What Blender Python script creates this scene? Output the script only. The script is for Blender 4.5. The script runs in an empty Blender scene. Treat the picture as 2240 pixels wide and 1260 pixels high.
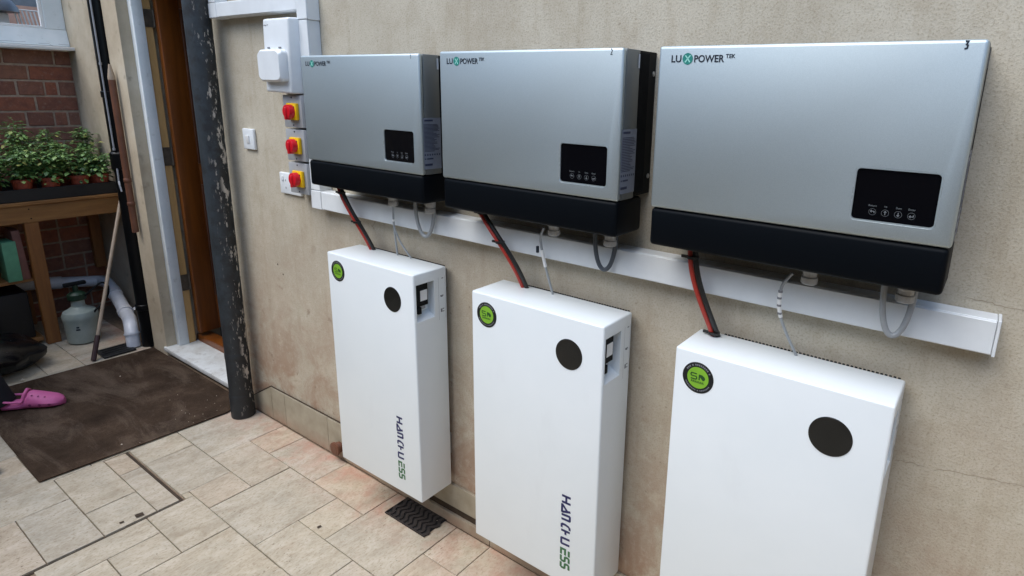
import bpy, bmesh, math, random
from mathutils import Vector, Matrix

random.seed(7)
scene = bpy.context.scene
COL = scene.collection
rad = math.radians

# ------------------------------------------------------------------ camera
cam_d = bpy.data.cameras.new("camera")
cam = bpy.data.objects.new("camera", cam_d)
COL.objects.link(cam)
scene.camera = cam
cam_d.sensor_width = 36.0
cam_d.lens = 1327.35 / 2240 * 36
cam_d.shift_x = -130.06 / 2240
cam_d.shift_y = -86.83 / 2240
cam_d.clip_start = 0.02
cam_d.clip_end = 300
_y, _p, _r = rad(34.8993), rad(-14.4209), rad(1.5222)
_f = Vector((-math.sin(_y) * math.cos(_p), math.cos(_y) * math.cos(_p), math.sin(_p)))
_ri = _f.cross(Vector((0, 0, 1))).normalized()
_u = _ri.cross(_f)
_r2 = _ri * math.cos(_r) + _u * math.sin(_r)
_u2 = -_ri * math.sin(_r) + _u * math.cos(_r)
m = Matrix.Identity(4)
for i in range(3):
    m[i][0], m[i][1], m[i][2] = _r2[i], _u2[i], -_f[i]
m[0][3], m[1][3], m[2][3] = 2.3, -1.3362, 1.5437
cam.matrix_world = m

# ------------------------------------------------------------------ light
SUN_EL, SUN_AZ = 58.0, 200.0          # azimuth of the sun seen from above, clockwise from +y
world = bpy.data.worlds.new("World")
scene.world = world
world.use_nodes = True
wn = world.node_tree.nodes
wl = world.node_tree.links
bg = wn["Background"]
sky = wn.new("ShaderNodeTexSky")
sky.sky_type = 'NISHITA'
sky.sun_disc = False
sky.sun_elevation = rad(SUN_EL)
sky.sun_rotation = rad(SUN_AZ)
sky.air_density = 1.0
sky.dust_density = 1.5
sky.ozone_density = 1.0
wbal = wn.new("ShaderNodeMix")
wbal.data_type = 'RGBA'
wbal.blend_type = 'MULTIPLY'
wbal.inputs[0].default_value = 1.0
wbal.inputs[7].default_value = (1.0, 1.06, 1.06, 1)      # overcast grey rather than clear-sky violet
wl.new(sky.outputs[0], wbal.inputs[6])
wl.new(wbal.outputs[2], bg.inputs[0])
bg.inputs[1].default_value = 0.15
sun_d = bpy.data.lights.new("sun", 'SUN')
sun_d.energy = 0.9
sun_d.angle = rad(50)
sun_d.color = (1.0, 0.98, 0.95)
sun = bpy.data.objects.new("sun", sun_d)
COL.objects.link(sun)
_d = Vector((math.sin(rad(SUN_AZ)) * math.cos(rad(SUN_EL)), math.cos(rad(SUN_AZ)) * math.cos(rad(SUN_EL)), math.sin(rad(SUN_EL))))
sun.rotation_euler = _d.to_track_quat('Z', 'Y').to_euler()
sun.location = (0, -3, 8)
vs = scene.view_settings
vs.view_transform = 'Standard'
vs.look = 'None'
vs.exposure = 1.24
vs.gamma = 1
vs.use_curve_mapping = False

# ------------------------------------------------------------------ material helpers
def srgb(r, g, b):
    def c(x):
        x /= 255.0
        return x / 12.92 if x <= 0.04045 else ((x + 0.055) / 1.055) ** 2.4
    return (c(r), c(g), c(b), 1.0)


class NT:
    def __init__(self, name):
        self.m = bpy.data.materials.new(name)
        self.m.use_nodes = True
        self.t = self.m.node_tree
        self.b = self.t.nodes["Principled BSDF"]
        self.pos = None

    def n(self, kind, **kw):
        nd = self.t.nodes.new(kind)
        for k, v in kw.items():
            setattr(nd, k, v)
        return nd

    def l(self, a, b):
        self.t.links.new(a, b)

    def P(self):
        if self.pos is None:
            self.pos = self.n("ShaderNodeNewGeometry").outputs["Position"]
        return self.pos

    def objP(self):
        return self.n("ShaderNodeTexCoord").outputs["Object"]

    def scaled(self, vec, s):
        mp = self.n("ShaderNodeMapping")
        mp.inputs["Scale"].default_value = s
        self.l(vec, mp.inputs["Vector"])
        return mp.outputs[0]

    def noise(self, scale, detail=4, rough=0.55, vec=None, dist=0.0):
        nd = self.n("ShaderNodeTexNoise")
        nd.inputs["Scale"].default_value = scale
        nd.inputs["Detail"].default_value = detail
        nd.inputs["Roughness"].default_value = rough
        nd.inputs["Distortion"].default_value = dist
        self.l(vec if vec is not None else self.P(), nd.inputs["Vector"])
        return nd.outputs["Fac"]

    def ramp(self, fac, stops):
        nd = self.n("ShaderNodeValToRGB")
        el = nd.color_ramp.elements
        while len(el) < len(stops):
            el.new(0.5)
        for e, (p, c) in zip(el, stops):
            e.position = p
            e.color = c if len(c) == 4 else (*c, 1)
        self.l(fac, nd.inputs[0])
        return nd.outputs[0]

    def mask(self, fac, lo, hi):
        nd = self.n("ShaderNodeMapRange")
        nd.inputs[1].default_value = lo
        nd.inputs[2].default_value = hi
        self.l(fac, nd.inputs[0])
        return nd.outputs[0]

    def math(self, op, a, b=None):
        nd = self.n("ShaderNodeMath", operation=op)
        for i, x in enumerate((a, b)):
            if x is None:
                continue
            if isinstance(x, (int, float)):
                nd.inputs[i].default_value = x
            else:
                self.l(x, nd.inputs[i])
        return nd.outputs[0]

    def mix(self, fac, a, b, mode='MIX'):
        nd = self.n("ShaderNodeMix", data_type='RGBA', blend_type=mode)
        for sock, x in ((nd.inputs[0], fac), (nd.inputs[6], a), (nd.inputs[7], b)):
            if isinstance(x, (int, float)):
                sock.default_value = x
            elif isinstance(x, tuple):
                sock.default_value = x if len(x) == 4 else (*x, 1)
            else:
                self.l(x, sock)
        return nd.outputs[2]

    def xyz(self, vec=None):
        nd = self.n("ShaderNodeSeparateXYZ")
        self.l(vec if vec is not None else self.P(), nd.inputs[0])
        return nd.outputs

    def color(self, c):
        if isinstance(c, tuple):
            self.b.inputs["Base Color"].default_value = c if len(c) == 4 else (*c, 1)
        else:
            self.l(c, self.b.inputs["Base Color"])
        return self

    def rough(self, r):
        if isinstance(r, (int, float)):
            self.b.inputs["Roughness"].default_value = r
        else:
            self.l(r, self.b.inputs["Roughness"])
        return self

    def bump(self, h, strength=0.3, dist=0.002):
        nd = self.n("ShaderNodeBump")
        nd.inputs["Strength"].default_value = strength
        nd.inputs["Distance"].default_value = dist
        self.l(h, nd.inputs["Height"])
        self.l(nd.outputs[0], self.b.inputs["Normal"])
        return self

    def set(self, **kw):
        for k, v in kw.items():
            self.b.inputs[k.replace("_", " ")].default_value = v
        return self


def simple(name, c, rough=0.5, metal=0.0, var=0.12, scale=30, bump=0.05):
    """A plain colour with slight mottling, so that nothing is perfectly uniform."""
    t = NT(name)
    c = c if len(c) == 4 else (*c, 1)
    n = t.noise(scale, 5, 0.6, t.objP())
    dk = tuple(x * (1 - var) for x in c[:3]) + (1,)
    lt = tuple(min(1, x * (1 + var)) for x in c[:3]) + (1,)
    t.color(t.ramp(n, [(0.3, dk), (0.7, lt)]))
    t.rough(t.mask(n, 0, 1))
    rr = t.b.inputs["Roughness"].links[0].from_node
    rr.inputs[3].default_value = max(0, rough - 0.06)
    rr.inputs[4].default_value = min(1, rough + 0.06)
    t.set(Metallic=metal)
    if bump:
        t.bump(n, bump, 0.001)
    return t.m


M = {}

def build_materials():
    # rendered main wall
    t = NT("stucco")
    x, y, z = t.xyz()
    big = t.noise(1.7, 5, 0.6)
    mid = t.noise(9, 6, 0.65)
    fine = t.noise(210, 4, 0.7)
    streak = t.noise(5, 5, 0.6, t.scaled(t.P(), (4.0, 1.0, 0.5)))
    base = t.ramp(big, [(0.3, srgb(174, 165, 148)), (0.5, srgb(188, 180, 162)), (0.72, srgb(200, 193, 176))])
    base = t.mix(t.math('MULTIPLY', t.mask(mid, 0.48, 0.75), 0.7), base, srgb(168, 155, 134))
    base = t.mix(t.math('MULTIPLY', t.mask(streak, 0.52, 0.75), 0.5), base, srgb(160, 146, 123))
    base = t.mix(t.math('MULTIPLY', t.mask(fine, 0.5, 0.66), 0.55), base, srgb(138, 127, 108))
    # ground-splash staining close to the skirting
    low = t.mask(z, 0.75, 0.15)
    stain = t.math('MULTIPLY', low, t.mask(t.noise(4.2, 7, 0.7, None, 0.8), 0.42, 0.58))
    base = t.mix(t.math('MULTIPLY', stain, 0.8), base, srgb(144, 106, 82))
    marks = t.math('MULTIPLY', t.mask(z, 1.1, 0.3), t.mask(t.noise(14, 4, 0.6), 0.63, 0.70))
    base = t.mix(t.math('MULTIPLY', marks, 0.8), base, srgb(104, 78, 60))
    low_shade = t.math('MULTIPLY', t.mask(z, 1.35, 0.55), t.mask(t.noise(2.6, 6, 0.7, None, 0.4), 0.36, 0.62))  # patchy brown painted in for the weaker light on the lower wall
    base = t.mix(t.math('MULTIPLY', low_shade, 0.45), base, srgb(164, 142, 122))
    grit = t.noise(48, 5, 0.7)
    base = t.mix(t.math('MULTIPLY', t.mask(grit, 0.54, 0.70), 0.22), base, srgb(142, 128, 106))
    base = t.mix(t.math('MULTIPLY', t.mask(grit, 0.46, 0.34), 0.22), base, srgb(204, 198, 184))
    pale = t.math('MULTIPLY', t.mask(z, 0.9, 0.2), t.mask(t.noise(7, 6, 0.7, None, 0.9), 0.56, 0.66))
    base = t.mix(t.math('MULTIPLY', pale, 0.55), base, srgb(196, 184, 164))
    spots = t.mask(t.noise(46, 2, 0.5), 0.72, 0.78)
    base = t.mix(t.math('MULTIPLY', spots, 0.5), base, srgb(96, 80, 62))
    # hairline cracks
    vor = t.n("ShaderNodeTexVoronoi", feature='DISTANCE_TO_EDGE')
    vor.inputs["Scale"].default_value = 0.75
    wob = t.n("ShaderNodeVectorMath", operation='ADD')
    nz = t.n("ShaderNodeTexNoise")
    nz.inputs["Scale"].default_value = 7
    nz.inputs["Detail"].default_value = 6
    t.l(t.P(), nz.inputs["Vector"])
    sc = t.n("ShaderNodeVectorMath", operation='SCALE')
    sc.inputs[3].default_value = 0.22
    t.l(nz.outputs["Color"], sc.inputs[0])
    t.l(t.scaled(t.P(), (0.8, 1, 1.6)), wob.inputs[0])
    t.l(sc.outputs[0], wob.inputs[1])
    t.l(wob.outputs[0], vor.inputs["Vector"])
    crack = t.math('MULTIPLY', t.mask(vor.outputs["Distance"], 0.0016, 0.0004), t.mask(t.noise(2.3, 2, 0.5), 0.56, 0.62))
    base = t.mix(t.math('MULTIPLY', crack, 0.4), base, srgb(110, 90, 70))
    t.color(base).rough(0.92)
    t.set(**{"Specular IOR Level": 0.2})
    h = t.math('ADD', t.math('MULTIPLY', mid, 0.6), t.math('MULTIPLY', fine, 0.5))
    t.bump(h, 0.55, 0.004)
    M['stucco'] = t.m

    # paler smooth render on the recess and pier
    t = NT("cream_render")
    big = t.noise(3, 6, 0.65)
    base = t.ramp(big, [(0.3, srgb(168, 152, 128)), (0.55, srgb(192, 178, 154)), (0.75, srgb(204, 194, 174))])
    dirt = t.mask(t.noise(11, 5, 0.6), 0.60, 0.74)
    base = t.mix(t.math('MULTIPLY', dirt, 0.55), base, srgb(110, 98, 78))
    t.color(base).rough(0.9).bump(t.noise(60, 4, 0.6), 0.4, 0.003)
    M['cream'] = t.m

    # travertine look tile
    t = NT("travertine_tile")
    oi = t.n("ShaderNodeObjectInfo")
    off = t.n("ShaderNodeVectorMath", operation='ADD')
    rs = t.n("ShaderNodeCombineXYZ")
    rnd = oi.outputs["Random"]
    t.l(t.math('MULTIPLY', rnd, 37.0), rs.inputs[0])
    t.l(t.math('MULTIPLY', rnd, 19.0), rs.inputs[1])
    t.l(t.P(), off.inputs[0])
    t.l(rs.outputs[0], off.inputs[1])
    v = off.outputs[0]
    band = t.noise(8, 7, 0.66, t.scaled(v, (1.9, 0.9, 1)), 0.9)
    cloud = t.noise(6, 6, 0.6, v)
    grain = t.noise(90, 5, 0.7, t.scaled(v, (1.6, 0.7, 1)))
    base = t.ramp(band, [(0.28, srgb(168, 156, 137)), (0.5, srgb(193, 183, 165)), (0.72, srgb(210, 202, 187))])
    base = t.mix(t.math('MULTIPLY', t.mask(cloud, 0.45, 0.75), 0.6), base, srgb(164, 158, 144))
    base = t.mix(t.math('MULTIPLY', t.mask(grain, 0.50, 0.66), 0.55), base, srgb(146, 126, 102))
    base = t.mix(t.math('MULTIPLY', t.mask(t.noise(34, 6, 0.7, v), 0.54, 0.66), 0.4), base, srgb(208, 200, 184))
    tone = t.ramp(rnd, [(0.0, srgb(226, 222, 216)), (0.35, srgb(244, 234, 216)), (0.6, srgb(228, 227, 224)), (0.8, srgb(240, 222, 206)), (1.0, srgb(250, 240, 222))])
    base = t.mix(0.55, base, tone, 'MULTIPLY')
    # natural pits, in patches
    pits = t.math('MULTIPLY', t.mask(t.noise(85, 3, 0.6, t.scaled(v, (1.5, 0.8, 1))), 0.62, 0.69), t.mask(t.noise(7, 3, 0.5, v), 0.45, 0.6))
    base = t.mix(t.math('MULTIPLY', pits, 0.8), base, srgb(106, 88, 66))
    veins = t.math('MULTIPLY', t.mask(t.noise(16, 6, 0.7, t.scaled(v, (2.6, 0.6, 1)), 1.2), 0.60, 0.70), t.mask(cloud, 0.4, 0.6))
    base = t.mix(t.math('MULTIPLY', veins, 0.55), base, srgb(150, 122, 92))
    # reddish mortar dust washed along the wall
    x, y, z = t.xyz()
    near = t.mask(y, -0.26, -0.02)
    dust = t.math('MULTIPLY', near, t.mask(t.noise(9, 6, 0.65), 0.40, 0.68))
    base = t.mix(t.math('MULTIPLY', dust, 0.65), base, srgb(174, 116, 98))
    blot = t.math('MULTIPLY', t.mask(y, -0.5, -0.1), t.mask(t.noise(5, 6, 0.7, None, 0.8), 0.58, 0.70))
    base = t.mix(t.math('MULTIPLY', blot, 0.5), base, srgb(182, 130, 108))
    t.color(base).rough(0.62)
    t.set(**{"Specular IOR Level": 0.35})
    t.bump(t.math('SUBTRACT', t.math('MULTIPLY', grain, 0.4), pits), 0.35, 0.002)
    M['tile'] = t.m

    t = NT("skirting_tile")
    n = t.noise(14, 6, 0.6)
    base = t.ramp(n, [(0.3, srgb(146, 136, 116)), (0.7, srgb(170, 161, 142))])
    x, y, z = t.xyz()
    dust = t.math('MULTIPLY', t.mask(z, 0.07, 0.0), t.mask(t.noise(10, 5, 0.6), 0.3, 0.6))
    base = t.mix(t.math('MULTIPLY', dust, 0.6), base, srgb(150, 104, 82))
    t.color(base).rough(0.55).bump(t.noise(60, 4), 0.15, 0.002)
    M['skirt'] = t.m

    M['grout'] = simple("grout", srgb(132, 112, 92), 0.95, var=0.25, scale=40, bump=0.3)
    M['crackline'] = simple("crack_shadow", srgb(140, 124, 104), 0.95, var=0.2)
    M['gap_dirt_shade'] = simple("gap_dirt_and_shade", srgb(64, 52, 40), 0.95, var=0.3, scale=50, bump=0.3)

    # door mat / carpet offcut
    t = NT("mat_pile")
    n = t.noise(5, 6, 0.65)
    f = t.noise(260, 3, 0.7)
    base = t.ramp(n, [(0.3, srgb(54, 44, 36)), (0.55, srgb(80, 65, 53)), (0.75, srgb(106, 89, 75))])
    wear = t.mask(t.noise(3, 6, 0.7, t.scaled(t.P(), (0.7, 2.2, 1)), 0.8), 0.48, 0.66)
    base = t.mix(t.math('MULTIPLY', wear, 0.6), base, srgb(118, 102, 88))
    base = t.mix(t.math('MULTIPLY', t.mask(f, 0.45, 0.7), 0.5), base, srgb(38, 29, 24))
    bits = t.mask(t.noise(60, 2, 0.5), 0.77, 0.80)
    base = t.mix(t.math('MULTIPLY', bits, 0.5), base, srgb(150, 128, 104))
    t.color(base).rough(1.0).bump(t.math('ADD', f, t.math('MULTIPLY', n, 0.6)), 0.8, 0.006)
    t.set(**{"Specular IOR Level": 0.05})
    M['mat'] = t.m

    # bricks
    t = NT("old_brick")
    oi = t.n("ShaderNodeObjectInfo")
    rc = t.ramp(oi.outputs["Random"], [(0.0, srgb(118, 80, 66)), (0.3, srgb(152, 90, 66)), (0.55, srgb(130, 92, 76)), (0.8, srgb(164, 96, 66)), (1.0, srgb(126, 98, 82))])
    n = t.noise(26, 6, 0.65)
    base = t.mix(t.math('MULTIPLY', t.mask(n, 0.42, 0.7), 0.5), rc, srgb(88, 56, 52))
    dust = t.mask(t.noise(55, 5, 0.7), 0.56, 0.72)
    base = t.mix(t.math('MULTIPLY', dust, 0.6), base, srgb(158, 130, 114))
    t.color(base).rough(0.92).bump(t.noise(80, 5, 0.7), 0.6, 0.004)
    M['brick'] = t.m
    M['yard_brick'] = simple("sooty_brick", srgb(116, 104, 96), 0.95, 0, 0.3, 9, 0.4)
    M['mortar'] = simple("mortar", srgb(158, 138, 120), 0.95, var=0.25, scale=35, bump=0.5)

    # metallic silver paint
    t = NT("silver_paint")
    f = t.noise(900, 2, 0.6, t.objP())
    c = t.noise(3, 4, 0.5, t.objP())
    base = t.mix(t.mask(f, 0.3, 0.7), (0.455, 0.525, 0.545), (0.545, 0.615, 0.635))
    base = t.mix(t.math('MULTIPLY', t.mask(c, 0.4, 0.7), 0.3), base, (0.44, 0.49, 0.50))
    t.color(base)
    t.set(Metallic=0.95)
    t.rough(t.mask(c, 0, 1))
    rr = t.b.inputs["Roughness"].links[0].from_node
    rr.inputs[3].default_value = 0.50
    rr.inputs[4].default_value = 0.58
    t.bump(f, 0.04, 0.0004)
    M['silver'] = t.m
    M['silver_dark'] = simple("dark_side_grey", (0.20, 0.215, 0.215), 0.5, 0.6, 0.08, 6)  # inverter sides, darker grey than the silver front
    M['silver_edge'] = simple("silver_edge", (0.62, 0.66, 0.68), 0.28, 0.75, 0.05)
    M['navy'] = simple("dark_plastic", srgb(5, 9, 14), 0.5, 0, 0.12, 300, 0.06)
    M['black'] = simple("black_metal", (0.008, 0.009, 0.010), 0.5, 0, 0.2)
    M['screen'] = simple("display_glass", (0.003, 0.003, 0.004), 0.12, 0, 0.05, 8, 0)
    M['glossdisc'] = simple("smoked_disc", (0.008, 0.008, 0.007), 0.08, 0, 0.05, 8, 0)
    for k_ in ('screen', 'navy', 'black'):
        M[k_].node_tree.nodes['Principled BSDF'].inputs['Specular IOR Level'].default_value = 0.1
    # white powder coat
    t = NT("white_enamel")
    n = t.noise(2.2, 5, 0.6)
    base = t.ramp(n, [(0.35, (0.73, 0.775, 0.785)), (0.65, (0.77, 0.81, 0.82))])
    sm = t.mask(t.noise(7, 5, 0.6, t.scaled(t.P(), (1.0, 1.0, 0.35))), 0.60, 0.75)
    base = t.mix(t.math('MULTIPLY', sm, 0.22), base, (0.60, 0.62, 0.62))
    t.color(base)
    t.set(**{"Coat Weight": 0.25, "Coat Roughness": 0.12})
    t.rough(0.32).bump(t.noise(420, 3, 0.6), 0.03, 0.0005)
    M['white'] = t.m
    M['pvc'] = simple("white_pvc", (0.72, 0.75, 0.76), 0.34, 0, 0.05, 12, 0.02)
    M['pvc_soil'] = simple("waste_pipe_plastic", (0.62, 0.63, 0.66), 0.35, 0, 0.14, 9, 0.04)
    M['plastic_grey'] = simple("grey_plastic", srgb(158, 160, 162), 0.42, 0, 0.05, 30, 0.03)
    M['red'] = simple("red_plastic", srgb(196, 14, 32), 0.35, 0, 0.08)
    M['yellow'] = simple("yellow_plastic", srgb(240, 190, 10), 0.38, 0, 0.06)
    M['teal'] = simple("print_teal", srgb(38, 128, 118), 0.5, 0, 0.05)
    M['mint'] = simple("print_mint", srgb(150, 214, 200), 0.5, 0, 0.05)
    M['ink'] = simple("print_ink", srgb(24, 34, 48), 0.5, 0, 0.05)
    M['navy_ink'] = simple("print_navy", srgb(28, 30, 84), 0.5, 0, 0.05)
    M['green_ink'] = simple("print_green", srgb(58, 104, 66), 0.5, 0, 0.08)
    M['lime'] = simple("badge_lime", srgb(126, 178, 50), 0.35, 0, 0.06)
    M['badge_black'] = simple("badge_black", srgb(22, 24, 26), 0.35, 0, 0.06)
    M['badge_dark'] = simple("badge_dark_green", srgb(34, 74, 34), 0.4, 0, 0.06)
    M['lightprint'] = simple("light_print", srgb(196, 200, 204), 0.5, 0, 0.05)
    M['dimprint'] = simple("dim_print", srgb(112, 116, 120), 0.5, 0, 0.05)
    M['greyprint'] = simple("grey_print", srgb(120, 122, 126), 0.5, 0, 0.05)
    M['label_film'] = simple("rating_label", srgb(124, 130, 142), 0.4, 0, 0.06, 60)
    M['label_ink'] = simple("rating_ink", srgb(44, 52, 78), 0.5, 0, 0.05)
    M['cable_red'] = simple("red_cable", srgb(168, 50, 38), 0.45, 0, 0.1)
    M['cable_black'] = simple("black_cable", (0.012, 0.011, 0.011), 0.45, 0, 0.1)
    M['cable_grey'] = simple("grey_cable", srgb(150, 154, 156), 0.45, 0, 0.06)
    M['cable_dkgrey'] = simple("dark_grey_cable", srgb(70, 76, 82), 0.45, 0, 0.06)
    M['gland'] = simple("gland_plastic", srgb(176, 176, 174), 0.5, 0, 0.08)
    M['steel'] = simple("zinc_steel", (0.45, 0.46, 0.47), 0.35, 0.9, 0.1)
    M['iron'] = simple("cast_iron", srgb(50, 44, 42), 0.7, 0.2, 0.3, 60, 0.4)
    M['blackhole'] = simple("dark_void", (0.006, 0.006, 0.006), 0.9, 0, 0.1)

    # painted soil stack with flaking paint
    t = NT("stack_paint")
    x, y, z = t.xyz()
    n = t.noise(24, 5, 0.6)
    base = t.ramp(n, [(0.3, srgb(40, 46, 50)), (0.7, srgb(54, 62, 68))])
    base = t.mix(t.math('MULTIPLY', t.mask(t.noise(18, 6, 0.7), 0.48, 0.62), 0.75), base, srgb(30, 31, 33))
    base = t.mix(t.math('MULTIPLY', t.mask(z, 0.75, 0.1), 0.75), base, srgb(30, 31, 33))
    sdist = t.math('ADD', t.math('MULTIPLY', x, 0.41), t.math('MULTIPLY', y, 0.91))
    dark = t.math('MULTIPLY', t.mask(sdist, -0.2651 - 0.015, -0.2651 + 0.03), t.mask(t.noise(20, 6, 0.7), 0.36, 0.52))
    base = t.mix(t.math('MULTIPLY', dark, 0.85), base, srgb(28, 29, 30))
    side = t.mask(sdist, -0.2651 + 0.014, -0.2651 + 0.030)
    fl = t.math('MULTIPLY', side, t.mask(t.noise(15, 6, 0.65, t.scaled(t.P(), (1.2, 1.2, 0.6))), 0.54, 0.57))
    sp = t.math('MULTIPLY', t.mask(sdist, -0.2651 - 0.02, -0.2651 + 0.03), t.mask(t.noise(48, 4, 0.6, t.scaled(t.P(), (1.4, 1.4, 0.45))), 0.60, 0.63))
    chip = t.math('MAXIMUM', fl, sp)
    base = t.mix(chip, base, srgb(190, 182, 170))
    t.color(base).rough(0.5).bump(t.math('SUBTRACT', t.math('MULTIPLY', n, 0.4), chip), 0.5, 0.003)
    M['stack'] = t.m
    M['downpipe'] = simple("gloss_black_pipe", (0.004, 0.0045, 0.005), 0.35, 0, 0.15, 20, 0.05)
    M['downpipe'].node_tree.nodes['Principled BSDF'].inputs['Specular IOR Level'].default_value = 0.18
    M['copper'] = simple("brown_waste_pipe", srgb(104, 66, 48), 0.5, 0, 0.2, 20, 0.1)
    M['thinwire'] = simple("thin_grey_cable", srgb(150, 152, 156), 0.4, 0, 0.1)

    def wood(name, a, b, ax=(1, 1, 14), rough=0.5, knots=True):
        t = NT(name)
        n = t.noise(3.0, 5, 0.6, t.scaled(t.P(), ax), 0.4)
        base = t.ramp(n, [(0.25, a), (0.5, tuple((p + q) / 2 for p, q in zip(a, b))), (0.75, b)])
        f = t.noise(14, 5, 0.7, t.scaled(t.P(), tuple(k * 3 for k in ax)))
        base = t.mix(t.math('MULTIPLY', t.mask(f, 0.5, 0.75), 0.35), base, tuple(c * 0.55 for c in a[:3]) + (1,))
        if knots:
            k = t.mask(t.noise(8, 2, 0.5), 0.70, 0.78)
            base = t.mix(t.math('MULTIPLY', k, 0.6), base, tuple(c * 0.4 for c in a[:3]) + (1,))
        t.color(base).rough(rough).bump(f, 0.15, 0.001)
        return t.m
    M['pine_y'] = wood("pine_along", srgb(122, 80, 40), srgb(160, 112, 60), (12, 1.2, 12))
    M['pine_z'] = wood("pine_upright", srgb(118, 72, 34), srgb(150, 98, 50), (12, 12, 1.2))
    M['door_wood'] = wood("varnished_door", srgb(92, 48, 16), srgb(132, 74, 28), (9, 9, 0.7), 0.28, False)
    M['door_panel'] = wood("door_panel", srgb(74, 44, 32), srgb(100, 62, 44), (9, 9, 0.7), 0.35, False)
    M['jamb_wood'] = wood("bare_jamb", srgb(176, 136, 82), srgb(204, 168, 112), (9, 9, 0.8), 0.6, False)
    # old white gloss paint
    t = NT("white_gloss_paint")
    n = t.noise(7, 5, 0.6)
    base = t.ramp(n, [(0.3, srgb(212, 220, 220)), (0.7, srgb(232, 236, 236))])
    d = t.mask(t.noise(26, 6, 0.7), 0.60, 0.72)
    base = t.mix(t.math('MULTIPLY', d, 0.35), base, srgb(140, 136, 124))
    t.color(base).rough(0.35).bump(t.noise(40, 4), 0.15, 0.002)
    M['gloss_white'] = t.m
    t = NT("grimy_sill")
    n = t.noise(9, 6, 0.65)
    base = t.ramp(n, [(0.3, srgb(190, 188, 182)), (0.6, srgb(212, 214, 212))])
    d = t.math('MULTIPLY', t.mask(t.noise(26, 6, 0.75), 0.52, 0.68), t.mask(t.noise(5, 4, 0.6), 0.42, 0.6))
    base = t.mix(t.math('MULTIPLY', d, 0.6), base, srgb(112, 96, 80))
    t.color(base).rough(0.55).bump(n, 0.2, 0.002)
    M['sill'] = t.m

    t = NT("leaf")
    g = t.n("ShaderNodeNewGeometry")
    base = t.ramp(g.outputs["Random Per Island"], [(0.0, srgb(48, 78, 40)), (0.4, srgb(76, 112, 54)), (0.75, srgb(106, 140, 72)), (0.95, srgb(142, 164, 92)), (1.0, srgb(168, 160, 84))])
    t.color(base).rough(0.5)
    t.set(**{"Transmission Weight": 0.0, "Subsurface Weight": 0.0})
    M['leaf'] = t.m
    M['stem'] = simple("plant_stem", srgb(88, 116, 54), 0.6)
    M['terracotta'] = simple("terracotta_plastic", srgb(150, 66, 42), 0.55, 0, 0.12)
    M['soil'] = simple("potting_soil", srgb(42, 32, 26), 0.95, 0, 0.35, 80, 0.6)
    M['tray'] = simple("black_tray", (0.01, 0.01, 0.011), 0.45, 0, 0.15)
    M['bin_bag'] = simple("bin_bag", (0.006, 0.006, 0.007), 0.25, 0, 0.2)
    t = NT("sprayer_plastic")
    t.color(t.ramp(t.noise(9, 4), [(0.3, srgb(142, 152, 144)), (0.7, srgb(168, 176, 168))])).rough(0.4)
    t.set(**{"Subsurface Weight": 0.0})
    M['sprayer'] = t.m
    M['dkgreen'] = simple("dark_green_plastic", srgb(24, 52, 36), 0.45)
    M['boxgreen'] = simple("green_card", srgb(96, 158, 122), 0.6, 0, 0.1)
    M['boxred'] = simple("brown_red_card", srgb(128, 84, 72), 0.65, 0, 0.2, 14)
    M['cane'] = simple("pale_handle", srgb(160, 142, 122), 0.55, 0, 0.15, 20)
    M['cane_dark'] = simple("dark_grip", srgb(58, 34, 34), 0.6, 0, 0.2)
    M['pink'] = simple("pink_foam", srgb(204, 100, 150), 0.55, 0, 0.06, 60, 0.1)
    M['pink_dark'] = simple("pink_shadowed_vent", srgb(120, 40, 84), 0.7)
    M['trouser'] = simple("black_cotton", (0.008, 0.008, 0.010), 0.95, 0, 0.2, 120, 0.3)
    M['jumper'] = simple("navy_jumper", (0.012, 0.014, 0.03), 0.95, 0, 0.2, 120, 0.3)
    M['skin'] = simple("skin", srgb(206, 160, 136), 0.5, 0, 0.06)
    M['hair'] = simple("brown_hair", srgb(62, 44, 32), 0.6, 0, 0.3, 60)
    M['shoe'] = simple("dark_leather", srgb(44, 36, 40), 0.5, 0, 0.2)
    M['hinge'] = simple("tarnished_hinge", srgb(92, 84, 74), 0.5, 0.5, 0.25, 40)
    t = NT("window_glass")
    t.color((1, 1, 1)).rough(0.02)
    t.set(**{"Transmission Weight": 1.0, "IOR": 1.02})
    M['glass'] = t.m
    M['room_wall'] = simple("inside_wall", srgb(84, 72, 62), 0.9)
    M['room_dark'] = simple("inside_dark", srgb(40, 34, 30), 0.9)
    M['lamp_grey'] = simple("grey_enamel", srgb(92, 96, 102), 0.4, 0, 0.2, 14)
    M['pinkwall'] = simple("pink_brick_paint", srgb(206, 158, 134), 0.9, 0, 0.15, 10, 0.3)
    M['whitepaint'] = simple("white_paint", srgb(226, 226, 224), 0.5, 0, 0.04)
    M['concrete'] = simple("yard_concrete", srgb(150, 142, 128), 0.95, 0, 0.2, 6, 0.3)
    M['fencewood'] = wood("fence_board", srgb(96, 74, 54), srgb(132, 108, 84), (8, 8, 0.8), 0.8)


build_materials()

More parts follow.
